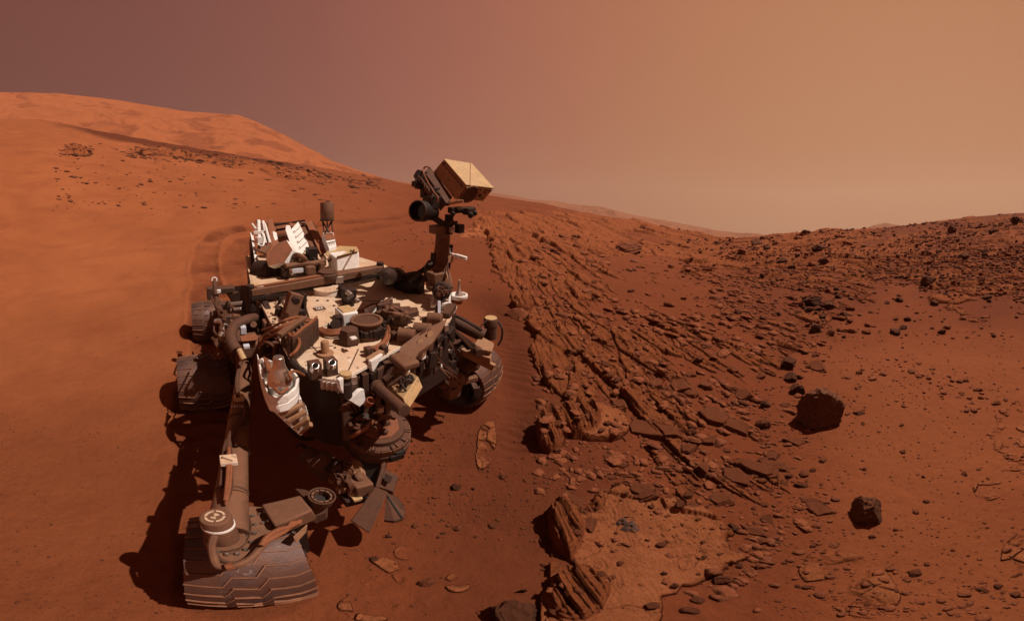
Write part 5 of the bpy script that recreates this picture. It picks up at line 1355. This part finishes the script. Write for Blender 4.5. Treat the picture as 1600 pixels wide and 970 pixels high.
# ---------------- wheels
AX = sd_
def wheel_mesh_parts(center, axis, r=.25, wd=.40, phase=0.0, up=nrmP):
    """crowned drum with 24 stepped grousers, inside wall, rim; returns four builders"""
    a = Vector(axis).normalized(); u = Vector(up); u = (u-a*u.dot(a)).normalized(); v = a.cross(u)
    N_ = 96; U = [-1, -.97, -.9, -.75, -.5, -.25, 0, .25, .5, .75, .9, .97, 1]
    def crown(t): return r*(1-.085*abs(t)**2.4)
    dr = MB(); vs = []; fs = []
    rr2 = random.Random(int(phase*1000)+5)
    for t in U:
        for k in range(N_):
            an = 2*math.pi*k/N_; q = crown(t)-(.005*max(0, math.sin(an*7+t*5))+.005*math.sin(an*13+t*9+phase*40))*(1-t*t)
            vs.append(center+a*(t*wd/2)+(u*math.cos(an)+v*math.sin(an))*q)
    n1 = len(U)*N_
    for t in (1, .97, .5, -.5, -.97, -1):
        for k in range(N_):
            an = 2*math.pi*k/N_; vs.append(center+a*(t*wd/2)+(u*math.cos(an)+v*math.sin(an))*(crown(1)-.022 if abs(t) > .9 else r-.03))
    rows = len(U)+6
    for i in range(rows):
        i2 = (i+1) % rows
        for k in range(N_):
            k2 = (k+1) % N_; fs.append((i*N_+k, i*N_+k2, i2*N_+k2, i2*N_+k))
    dr._add(vs, fs)
    gr = MB(); zz_ = [(-1, .20), (-.42, .23), (-.26, .02), (.12, .05), (.30, -.17), (.72, -.15), (1, -.22)]
    for k in range(24):
        a0 = 2*math.pi*k/24+phase
        for (t0, z0), (t1, z1) in zip(zz_[:-1], zz_[1:]):
            steps = 2
            for s in range(steps):
                ta = t0+(t1-t0)*s/steps; tb_ = t0+(t1-t0)*(s+1)/steps; za = z0+(z1-z0)*s/steps; zb = z0+(z1-z0)*(s+1)/steps
                da, dz_ = (tb_-ta)*wd/2, (zb-za)*r; ll = math.hypot(da, dz_); pa, pz_ = -dz_/ll, da/ll
                ta, tb_, za, zb = ta-.002*da/ll/(wd/2), tb_+.002*da/ll/(wd/2), za-.002*dz_/ll/r, zb+.002*dz_/ll/r
                def pt(t, z, off, hh):
                    t = t+pa*off/(wd/2); an = a0+z+pz_*off/r; return center+a*(t*wd/2)+(u*math.cos(an)+v*math.sin(an))*(crown(min(1, max(-1, t)))+hh)
                hw = .0028
                gr.hexa([pt(ta, za, -hw, -.006), pt(tb_, zb, -hw, -.006), pt(tb_, zb, hw, -.006), pt(ta, za, hw, -.006), pt(ta, za, -hw*.7, .007), pt(tb_, zb, -hw*.7, .007), pt(tb_, zb, hw*.7, .007), pt(ta, za, hw*.7, .007)])
    hb = MB().rev(center-a*wd*.16, center+a*wd*.16, [(0, .055), (.1, .065), (.9, .065), (1, .055)], 24)
    sp = MB()
    for k in range(6):
        a0 = 2*math.pi*k/6
        for j in (-1, 1):
            p0 = center+(u*math.cos(a0)+v*math.sin(a0))*.06+a*.02*j
            a1 = a0+.30*j; pm_ = center+(u*math.cos(a1)+v*math.sin(a1))*.15+a*.03*j
            a2 = a0+.12*j; p1 = center+(u*math.cos(a2)+v*math.sin(a2))*(r-.028)+a*.0
            sp.beam(p0, pm_, .05, .008, a).beam(pm_, p1, .05, .008, a)
    return dr, gr, hb, sp
def make_wheel(c, axis, phase, lab=None, wd=.40):
    dr, gr, hb, sp = wheel_mesh_parts(Vector(c), axis, wd=wd, phase=phase)
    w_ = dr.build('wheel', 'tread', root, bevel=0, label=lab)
    gr.build('grouser', 'grouser', w_, bevel=0); hb.build('hub', 'brown', w_); sp.build('spoke', 'dark', w_, bevel=0)
    return w_
def wc(xy): return Vector((xy[0], xy[1], Zf(*xy)+.247))
c_FL, c_ML, c_RL, c_FR = wc(W_FL), wc(W_ML), wc(W_RL), wc(W_FR)
axf = (sd_+fw*.03).normalized()
make_wheel(c_FL, axf, .06, wd=.35); make_wheel(c_ML, (sd_+fw*-.05).normalized(), .02); make_wheel(c_RL, sd_, .1)
axr = Vector((sd_-fw*.42)).normalized(); make_wheel(c_FR, axr, .04)
for t in (.45, .92):                       # the two wheels hidden behind the body
    q_ = W(-.45-2.35*t, 1.62, .3); make_wheel(wc((q_.x, q_.y)), sd_, .03)

# ---------------- suspension, near side
def Qd(x, y, h): return P(x, y, h-float(np.interp(y, [540, 800], [.05, .20])))
SZ = 1.12
t0 = Qd(386, 540, .86); t1 = Qd(377, 620, .86); t2 = Qd(368, 700, .87); t3 = Qd(361, 775, .88); t4 = Qd(354, 832, .86)
b = MB(); pts = [t0, t1, t2, t3, t4]; rad = [.038, .041, .046, .052, .058]
for i in range(4): b.cyl(pts[i], pts[i+1], rad[i], rad[i+1], 24)
arm = b.build('rocker_tube', 'taupe', root)
b = MB()
for i, t in ((1, .5), (2, .1), (2, .95)):
    q_ = pts[i].lerp(pts[i+1], t); d_ = (pts[i+1]-pts[i]).normalized(); b.cyl(q_-d_*.006, q_+d_*.006, rad[i]+.008, rad[i]+.008, 24)
b.build('tube_band', 'brown', arm)
b = MB(); q_ = Qd(374, 622, .91); dn = (CAMV-q_).normalized(); b.cyl(q_-dn*.03, q_+dn*.006, .026, .024, 20); b.build('tube_cap', 'gold', arm)
b = MB()
for k in range(10):
    q_ = Qd(363+k % 5*4, 634+(k//5)*2, .905); b.bolt(q_-dn*.012, dn, .005, .01)
b.build('tube_rivet', 'alu', arm, bevel=0)
b = MB(); ms = Qd
b.cable([ms(383, 556, .93), ms(375, 570, .94), ms(370, 596, .92), ms(372, 620, .92)], .010, 8)
b.cable([ms(385, 640, .92), ms(380, 655, .92), ms(366, 668, .93), ms(358, 690, .92), ms(358, 720, .95), ms(358, 760, .95), ms(352, 780, .95)], .012, 8)
b.cable([ms(388, 644, .9), ms(384, 658, .9), ms(370, 672, .9), ms(354, 692, .92), ms(350, 722, .93), ms(346, 760, .94)], .010, 8)
b.build('tube_cable', 'brown', arm, bevel=0)
b = MB().cable([ms(358, 700, .96), ms(357, 716, .97), ms(356, 740, .97), ms(354, 765, .97), ms(352, 782, .96)], .007, 8).cable([ms(361, 722, .97), ms(360, 745, .97), ms(357, 768, .97), ms(353, 788, .95)], .006, 8); b.build('tube_wire', 'rust', arm, bevel=0)
b = MB().box(Qd(357, 719, .97), .05, .055, .02).beam(Qd(348, 716, .975), Qd(366, 722, .975), .012, .035); b.build('cable_clip', 'deck', arm)
# elbow plate
eo = [(345, 780), (378, 780), (384, 789), (419, 792), (428, 820), (420, 836), (400, 862), (370, 880), (344, 882), (334, 860), (327, 822)]
ep = [Qd(x, y, .83) for x, y in eo]
b = MB().prism(ep, n_*-.06); el = b.build('elbow_plate', 'taupe', root, bevel=.006)
BI = [(343, 853), (354, 855), (365, 853), (375, 847), (382, 838), (386, 828), (386, 818), (383, 808)]
BO = [(341, 863), (355, 867), (371, 866), (384, 859), (393, 847), (398, 834), (399, 820), (395, 807), (387, 798), (411, 818), (419, 815), (406, 804), (414, 801), (372, 788), (362, 792)]
b = MB()
for x, y in BI+BO: q_ = Qd(x, y, .832); b.rev(q_, q_+n_*.012, [(0, .0072), (.5, .0072), (1, .0045)], 10)
b.build('plate_bolt', 'steel', el, bevel=0)
b = MB()
for (x0, y0), (x1, y1) in zip(BI[:-1], BI[1:]):
    xm, ym = (x0+x1)/2, (y0+y1)/2; dx, dy = xm-352, ym-828; d_ = math.hypot(dx, dy)
    b.beam(Qd(xm-dx/d_*3, ym-dy/d_*3, .834), Qd(xm+dx/d_*5, ym+dy/d_*5, .834), .009, .012)
b.build('plate_slot', 'black', el, bevel=0)
b = MB().cable([Qd(x, y, .835) for x, y in [(329, 822), (331, 845), (338, 866), (350, 877), (368, 879), (386, 872), (400, 858), (412, 838)]], .006, 8)
b.cable([Qd(x, y, .835) for x, y in [(346, 862), (358, 865), (372, 860), (384, 848), (391, 834), (392, 818), (388, 804)]], .0025, 6)
b.build('plate_flange', 'brown', el, bevel=0)
# motor can with the round target mark on its end
m0 = Qd(352, 845, .83); mdir = (n_*1.0-sd_*.10-fw*.05).normalized(); m1 = m0+mdir*.17
b = MB().rev(m0, m1, [(0, .054), (.1, .054), (.1, .041), (.97, .041), (1, .038)], 32); mc = b.build('elbow_motor', 'taupe', root)
ux = mdir.orthogonal().normalized(); uy = mdir.cross(ux)
b = MB(); top_ = m1+mdir*.0015
for k in range(4):
    a0 = k*math.pi/2+.12; a1 = (k+1)*math.pi/2-.12; ps = []
    for j in range(7): an = a0+(a1-a0)*j/6; ps.append(top_+(ux*math.cos(an)+uy*math.sin(an))*.030)
    for j in range(6, -1, -1): an = a0+(a1-a0)*j/6; ps.append(top_+(ux*math.cos(an)+uy*math.sin(an))*.023)
    b.prism(ps, mdir*.0015)
for k in (0, 2):
    a0 = k*math.pi/2+.3; a1 = (k+1)*math.pi/2+.3; ps = [top_]
    for j in range(7): an = a0+(a1-a0)*j/6; ps.append(top_+(ux*math.cos(an)+uy*math.sin(an))*.014)
    b.prism(ps, mdir*.0015)
b.build('target_mark', 'deck', mc, bevel=0)
b = MB().rev(m1-mdir*.06, m1-mdir*.045, [(0, .043), (1, .043)], 32); b.build('motor_band', 'white', mc)
b = MB().cable([Qd(336, 835, .93), Qd(331, 850, .90), Qd(333, 868, .86), Qd(340, 884, .84), Qd(356, 886, .84), Qd(372, 882, .85), Qd(392, 872, .85), Qd(408, 855, .86), Qd(418, 840, .87)], .011, 8)
b.cable([Qd(330, 820, .9), Qd(324, 836, .86), Qd(328, 852, .84)], .010, 8); b.build('motor_cable', 'taupe', el, bevel=0)
b = MB().cable([Qd(408, 852, .89), Qd(418, 838, .90), Qd(434, 828, .90), Qd(450, 824, .88)], .008, 8).cable([Qd(354, 886, .855), Qd(364, 884, .86)], .013, 8)
for k in range(4): b.cable([Qd(410, 846+k*2, .88), Qd(424, 836+k*2, .88), Qd(438+k*3, 826+k, .88), Qd(456, 822-k*2, .87), Qd(470, 812+k*2, .86)], .006, 6)
b.build('elbow_cable', 'rust', el, bevel=0)
# forearm and wrist cup
f0 = Qd(422, 812, .84); f1 = Qd(482, 792, .86)
b = MB().beam(f0, f1, .115, .075, None, .085, .07); fa = b.build('forearm', 'taupe', root, bevel=.008)
b = MB().prism([Qd(478, 778, .87), Qd(494, 768, .88), Qd(512, 776, .86), Qd(511, 800, .82), Qd(494, 806, .80), Qd(484, 804, .82)], n_*-.06); b.build('wrist_block', 'brown', fa, bevel=.006)
b = MB().prism([Qd(460, 762, .82), Qd(476, 765, .84), Qd(494, 770, .84), Qd(480, 782, .84)], n_*-.03); b.build('wrist_cover', 'brown', fa)
wc_ = Qd(500, 784, .86); wd_ = (n_*.9+fw*.1+sd_*.12).normalized()
b = MB().rev(wc_, wc_+wd_*.05, [(0, .036), (1, .042), (1, .036), (.2, .030)], 28); cup = b.build('wrist_cup', 'brown', fa)
b = MB().cyl(wc_+wd_*.012, wc_+wd_*.014, .030, .030, 24); b.build('cup_floor', 'black', cup, bevel=0)
b = MB()
for k in range(10):
    an = k/10*6.283; u_ = wd_.orthogonal().normalized(); v_ = wd_.cross(u_); q_ = wc_+wd_*.03+(u_*math.cos(an)+v_*math.sin(an))*.031; b.box(q_, .006, .014, .03, (u_*math.cos(an)+v_*math.sin(an), u_*-math.sin(an)+v_*math.cos(an), wd_))
b.build('cup_tooth', 'taupe', cup, bevel=0)
b = MB().prism([Qd(438, 812, .80), Qd(452, 806, .80), Qd(446, 832, .79)], n_*-.02).prism([Qd(458, 838, .76), Qd(480, 818, .78), Qd(478, 828, .75), Qd(462, 846, .72)], n_*-.02); b.build('cable_guard', 'tan', fa)

SZ = 1.0
# steering column of the front wheel and fork
b = MB().cyl(c_FL+n_*.24, c_FL+n_*.40-fw*.02, .05, .055, 20).beam(c_FL+n_*.30+sd_*.0, c_FL+sd_*-.0+n_*.30, .05, .05) if False else MB().cyl(c_FL+n_*.27, Q(350, 838, .60), .045, .055, 20)
b.beam(c_FL+n_*.285, c_FL+n_*.27+sd_*.195, .05, .03, fw).beam(c_FL+n_*.27+sd_*.192, c_FL+sd_*.192, .05, .018, fw).cyl(c_FL+sd_*.20, c_FL, .04, .04, 16); b.build('wheel_fork', 'dark', root)
# pivot housing and camera blocks at the head of the rocker tube
pv = Q(391, 535, .92)
b = MB().box(pv-n_*.02, .17, .15, .12).cyl(pv+sd_*.05-n_*.02, pv+sd_*.28-n_*.02, .07, .07, 24); ph = b.build('rocker_pivot', 'taupe', root, bevel=.02)
b = MB().box(Q(389, 528, .985), .08, .10, .01); b.build('pivot_plate', 'rustplate', ph)
b = MB().box(Q(380, 515, 1.0), .04, .035, .05).box(Q(385, 541, .99), .035, .035, .02); b.build('sun_target', 'blue', ph)
b = MB().cable([Q(398, 497, 1.0), Q(385, 500, 1.03), Q(368, 508, 1.03), Q(361, 520, 1.02), Q(362, 535, 1.0), Q(370, 548, .97)], .035, 12).cable([Q(392, 505, .98), Q(376, 510, 1.0), Q(371, 522, .99), Q(373, 536, .97)], .018, 10); b.build('pivot_hose', 'brown', ph, bevel=0)
b = MB().cable([Q(368, 538, .98), Q(374, 548, .97), Q(379, 558, .95), Q(381, 562, .94)], .018, 10); b.build('hose_sleeve', 'gold', ph, bevel=0)
b = MB().box(Q(370, 500, .95), .08, .05, .10).box(Q(366, 508, .93), .05, .05, .08); b.build('pivot_bracket', 'taupe', ph)
# bogie beams to middle and rear wheels
bp = Q(352, 520, .74)
b = MB().beam(Q(388, 538, .84), bp, .07, .09, None, .06, .08).beam(bp, c_ML+n_*.22+sd_*.24, .07, .08).beam(bp, c_RL+n_*.20+sd_*.25, .06, .08).beam(c_ML+n_*.23+sd_*.24, c_ML+sd_*.24, .07, .04, fw).beam(c_RL+n_*.21+sd_*.25, c_RL+sd_*.25, .06, .04, fw)
b.cyl(c_ML+sd_*.27, c_ML, .045, .045, 16).cyl(c_RL+sd_*.28, c_RL, .045, .045, 16).cyl(bp-n_*.02, bp+sd_*.3, .05, .05, 16); bg_ = b.build('bogie', 'brown', root, bevel=.006)
rt = Q(336, 445, .98)
b = MB().cyl(Q(340, 478, .84), Q(335, 440, .95), .026, .022, 16).cable([Q(340, 478, .84), Q(345, 490, .84), Q(350, 505, .82), Q(352, 520, .78)], .030, 10); st = b.build('steering_column', 'brown', bg_)
q_ = Q(335, 437, .96); dq = (CAMV-q_).normalized(); b = MB().rev(q_, q_+dq*.012, [(0, .030), (1, .030), (1, .018), (0, .018)], 20, False); b.build('column_ring', 'white', bg_)
b = MB().box(Q(353, 452, .90), .10, .16, .06).box(Q(328, 458, .88), .07, .06, .12).box(Q(350, 476, .84), .08, .10, .05).box(Q(356, 500, .80), .08, .08, .10).box(Q(344, 532, .70), .08, .08, .1).cyl(Q(366, 460, .86), Q(380, 460, .88), .03, .03, 14); b.build('motor_housing', 'brown', bg_, bevel=.01)
b = MB().cyl(Q(361, 476, .88), Q(380, 474, .90), .022, .022, 16).cyl(Q(361, 485, .86), Q(378, 483, .88), .020, .020, 16); b.build('silver_cylinder', 'alu', bg_)
b = MB().rev(Q(347, 530, .80), Q(351, 508, .86), [(0, .034), (.6, .034), (.8, .028), (1, .028)], 18).cable([Q(351, 510, .87), Q(345, 502, .87), Q(336, 502, .86)], .02, 10); b.build('angled_motor', 'alu', bg_)
b = MB(); r2 = random.Random(41)
for k in range(16):
    x0 = 330+r2.uniform(0, 30); y0 = 450+r2.uniform(0, 90)
    b.cable([Q(x0, y0, .88), Q(x0+r2.uniform(-6, 10), y0+8, .92), Q(x0+r2.uniform(0, 12), y0+18, .86), Q(x0+r2.uniform(0, 14), y0+30, .8)], r2.uniform(.005, .010))
b.build('bogie_cable', 'wire', bg_, bevel=0)
b = MB().box(Q(342, 455, .94), .03, .035, .03); b.build('cable_clip', 'white', bg_)
# big dark radiator side and tan strut by the deck's left edge
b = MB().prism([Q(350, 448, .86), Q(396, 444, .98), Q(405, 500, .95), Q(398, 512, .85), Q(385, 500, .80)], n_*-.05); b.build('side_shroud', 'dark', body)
b = MB().beam(Q(397, 446, 1.14), Q(403, 462, 1.10), .07, .05, None, .035, .04).beam(Q(403, 462, 1.10), Q(410, 476, 1.06), .035, .04, None, .06, .05); b.build('tan_link', 'gold', root)
b = MB().box(Q(411, 488, 1.0), .14, .07, .14).beam(Q(405, 450, 1.12), Q(424, 500, 1.04), .04, .05); b.build('link_housing', 'dark', body)
b = MB().box(Q(420, 508, 1.02), .07, .07, .07).cyl(Q(396, 507, .96), Q(396, 507, 1.0), .022, .022, 14); b.build('small_box', 'taupe', body)

# ---------------- suspension, far side front
b = MB().cyl(Q(706, 500, .92), Q(756, 524, .82), .045, .05, 20); fr = b.build('rocker_tube', 'brown', root)
b = MB().beam(Q(698, 508, .86), Q(745, 545, .74), .02, .03).beam(Q(700, 514, .80), Q(738, 548, .66), .02, .03).beam(Q(694, 556, .6), Q(728, 530, .72), .025, .03); b.build('tube_brace', 'dark', fr)
b = MB().cable([Q(704, 490, .98), Q(722, 498, .96), Q(740, 508, .92), Q(752, 516, .90)], .012).cable([Q(776, 500, .84), Q(784, 512, .80), Q(784, 528, .72), Q(778, 540, .66)], .008).cable([Q(752, 508, .9), Q(762, 500, .92), Q(768, 500, .9)], .006); b.build('tube_cable', 'dark', fr, bevel=0)
q_ = Q(766, 528, .76); b = MB().rev(q_, q_+n_*.16, [(0, .045), (.62, .045), (.66, .050), (.95, .050), (1, .046)], 22); sm = b.build('steering_motor', 'brown', fr)
b = MB().cyl(q_+n_*.162, q_+n_*.168, .045, .042, 22); b.build('motor_cap', 'gold', fr)
b = MB().prism([Q(750, 524, .82), Q(772, 536, .80), Q(768, 549, .78), Q(738, 542, .80)], n_*-.02); b.build('cover_plate', 'tan', fr)
b = MB().prism([Q(738, 543, .76), Q(768, 552, .75), Q(766, 560, .74), Q(730, 548, .75)], n_*-.06).beam(Q(720, 548, .74), Q(772, 574, .66), .03, .05); b.build('motor_tray', 'tan', fr)
b = MB().cyl(Q(745, 546, .79), Q(750, 552, .79), .03, .03, 16); b.build('tray_drum', 'brown', fr)
b = MB().cyl(Q(726, 572, .56), Q(742, 566, .60), .055, .055, 18).cyl(Q(736, 560, .6), Q(740, 572, .5), .05, .05, 18).box(Q(722, 560, .6), .12, .12, .10); b.build('drive_motor', 'brown', fr)
b = MB().cyl(Q(686, 598, .46), Q(714, 596, .46), .045, .045, 18).cyl(Q(704, 588, .5), Q(722, 592, .46), .045, .045, 18).box(Q(705, 612, .36), .09, .10, .08).beam(Q(705, 600, .42), Q(745, 590, .42), .05, .05).box(Q(716, 604, .4), .03, .05, .05); b.build('arm_stow_bracket', 'taupe', root, bevel=.01)
b = MB().beam(Q(756, 552, .72), c_FR-axr*.26+n_*.05, .06, .05, fw).cyl(c_FR-axr*.26, c_FR, .045, .045, 16).beam(c_FR-axr*.25+n_*.3, c_FR-axr*.25, .05, .04, fw); b.build('wheel_fork', 'brown', fr)
b = MB()
for t in (.45, .92):
    q_ = W(-.45-2.35*t, 1.38, .55); b.beam(Q(704, 505, .8), q_, .06, .07).beam(q_, q_-n_*.3, .05, .05, fw).cyl(q_-n_*.28, q_-n_*.28+sd_*.25, .04, .04, 14)
b.build('bogie', 'brown', root)

# ---------------- arm turret hanging at the front
tc_ = Q(588, 690, .52); ta = (n_*.93+fw*.25-sd_*.05).normalized()
def TP(px, py, h): return Q(px, py, h)
b = MB().rev(tc_-ta*.0, tc_+ta*.17, [(0, .12), (.05, .155), (.45, .16), (.47, .150), (.8, .150), (.82, .125), (1, .12)], 44); tu = b.build('turret', 'brown', root, bevel=.004)
b = MB().cyl(tc_+ta*.171, tc_+ta*.176, .098, .096, 9); b.build('turret_lid', 'hexdust', tu)
b = MB(); u_ = ta.orthogonal().normalized(); v_ = ta.cross(u_)
for k in range(18):
    an = k/18*6.283; o_ = u_*math.cos(an)+v_*math.sin(an); tt_ = u_*-math.sin(an)+v_*math.cos(an)
    b.box(tc_+ta*.110+o_*.148, .010, .049, .040, (o_, tt_, ta))
b.build('turret_panel', 'taupe', tu)
b = MB()
for k in range(8):
    an = k/8*6.283+.2; o_ = u_*math.cos(an)+v_*math.sin(an); b.beam(tc_+ta*.143+o_*.125, tc_+ta*.143+o_*.150, .008, .008, ta)
b.beam(tc_+ta*.15-u_*.14, tc_+ta*.19, .025, .03, ta); b.build('turret_clamp', 'taupe', tu)
b = MB()
for k in range(12):
    an = k/12*6.283; o_ = u_*math.cos(an)+v_*math.sin(an); tt_ = u_*-math.sin(an)+v_*math.cos(an)
    b.beam(tc_+ta*.143+o_*.105, tc_+ta*.143+o_*.150, .004, .006, ta)
b.build('turret_seam', 'dark', tu, bevel=0)
b = MB().box(tc_+ta*.185+u_*.03, .05, .035, .02).box(tc_+ta*.182-u_*.04+v_*.05, .03, .05, .014).cyl(tc_+ta*.178+v_*-.06, tc_+ta*.20+v_*-.06, .018, .016, 14).beam(tc_+ta*.185+u_*.09, tc_+ta*.185+v_*.09, .014, .014)
b.build('lid_fitting', 'brown', tu)
# shoulder links and mess above turret
b = MB().beam(Q(530, 622, .86), Q(572, 660, .78), .06, .05).beam(Q(545, 650, .74), Q(566, 676, .70), .05, .06).cyl(Q(540, 668, .62), Q(566, 660, .72), .05, .05, 18).box(Q(556, 640, .74), .09, .10, .08); b.build('arm_link', 'black', root)
b = MB(); r2 = random.Random(17)
for k in range(20):
    x0 = 535+r2.uniform(0, 60); y0 = 636+r2.uniform(0, 30)
    b.cable([Q(x0, y0, .80), Q(x0+r2.uniform(-10, 15), y0+r2.uniform(-8, 8), .85), Q(x0+r2.uniform(-5, 25), y0+r2.uniform(-5, 15), .78)], r2.uniform(.004, .009))
b.build('arm_cable', 'wire', tu, bevel=0)
b = MB()
for k in range(14):
    x0 = 545+r2.uniform(0, 60); y0 = 632+r2.uniform(0, 28); b.box(Q(x0, y0, .76), r2.uniform(.02, .05), r2.uniform(.02, .05), r2.uniform(.02, .05))
b.build('arm_fitting', 'alu', tu)
b = MB().cable([Q(550, 682, .78), Q(560, 676, .82), Q(574, 668, .84), Q(582, 658, .84)], .010, 8); b.build('turret_hose', 'rust', tu, bevel=0)
# hanging wedge under the drum
b = MB().prism([TP(537, 712, .50), TP(562, 720, .50), TP(566, 742, .46), TP(562, 752, .42)], n_*-.03+sd_*.02); b.build('wedge_plate', 'tan', tu)
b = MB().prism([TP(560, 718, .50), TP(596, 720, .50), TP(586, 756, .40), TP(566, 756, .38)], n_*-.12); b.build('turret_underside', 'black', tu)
# drill motor to the left
b = MB().rev(Q(476, 707, .52), Q(500, 722, .50), [(0, .042), (.08, .048), (1, .048)], 28).rev(Q(494, 716, .505), Q(524, 740, .46), [(0, .060), (.04, .066), (.9, .066), (1, .060)], 28); dm = b.build('drill_motor', 'brown', root)
b = MB().beam(Q(515, 742, .47), Q(532, 724, .50), .03, .12, None); b.build('drill_flange', 'dark', dm)
b = MB(); r2 = random.Random(23)
for k in range(22):
    x0 = 516+r2.uniform(0, 28); y0 = 738+r2.uniform(-10, 22)
    b.cable([Q(x0, y0, .46), Q(x0+r2.uniform(-4, 6), y0-8, .52), Q(x0+r2.uniform(3, 14), y0+r2.uniform(-12, 10), .50), Q(x0+r2.uniform(0, 10), y0+12, .44)], r2.uniform(.004, .009))
b.build('drill_wire', 'wire', dm, bevel=0)
b = MB().beam(Q(521, 752, .44), Q(545, 725, .46), .07, .08).beam(Q(530, 765, .40), Q(552, 740, .42), .05, .07); b.build('drill_body', 'tan', dm, bevel=.01)
b = MB().box(Q(562, 757, .42), .11, .08, .09).cyl(Q(556, 748, .46), Q(566, 744, .47), .03, .03, 14).box(Q(566, 766, .40), .05, .06, .04); b.build('spectrometer', 'taupe', tu, bevel=.008)
b = MB().box(Q(555, 775, .34), .09, .12, .05).box(Q(548, 766, .36), .07, .05, .06); b.build('gearbox', 'dark', tu, bevel=.006)
b = MB().box(Q(550, 772, .385), .03, .03, .02).box(Q(558, 779, .375), .03, .04, .02); b.build('gearbox_cap', 'gold', tu)
b = MB().prism([Q(586, 760, .46), Q(606, 768, .46), Q(577, 832, .36), Q(548, 813, .38)], n_*-.012-fw*.006); b.build('scoop_plate', 'brown', tu)
b = MB().prism([Q(598, 722, .52), Q(604, 720, .52), Q(592, 762, .44), Q(586, 760, .44)], n_*-.04).prism([Q(600, 732, .48), Q(622, 742, .46), Q(614, 768, .42), Q(590, 760, .43)], n_*-.03); b.build('scoop_frame', 'brown', tu)
b = MB().prism([Q(602, 740, .487), Q(614, 746, .475), Q(609, 756, .46), Q(600, 752, .46)], n_*.006); b.build('frame_recess', 'dark', tu)
b = MB().rev(Q(606, 784, .40), Q(618, 793, .33), [(0, .02), (.3, .07), (.8, .085), (1, .085), (1, .078), (.5, .06)], 28); b = MB()
ap = Q(604, 772, .44); rim = [Q(x, y, .34) for x, y in [(614, 772), (624, 780), (631, 790), (633, 800), (629, 810), (616, 814), (600, 812)]]
for i in range(len(rim)-1): b._add([ap, rim[i], rim[i+1], ap-n_*.03, rim[i]-n_*.02, rim[i+1]-n_*.02], [(0, 1, 2), (5, 4, 3), (1, 4, 5, 2), (0, 3, 4, 1), (2, 5, 3, 0)])
b.build('scoop_dome', 'brown', tu, bevel=0)
b = MB().beam(ap+n_*.002, rim[4]+n_*.004, .006, .006); b.build('dome_seam', 'black', tu, bevel=0)
b = MB().box(Q(622, 705, .56), .05, .05, .03).box(Q(618, 712, .54), .04, .07, .04); b.build('turret_port', 'black', tu)
b = MB().cable([Q(478, 700, .55), Q(470, 694, .6), Q(462, 698, .58)], .010, 8); b.build('drill_hose', 'dark', dm, bevel=0)
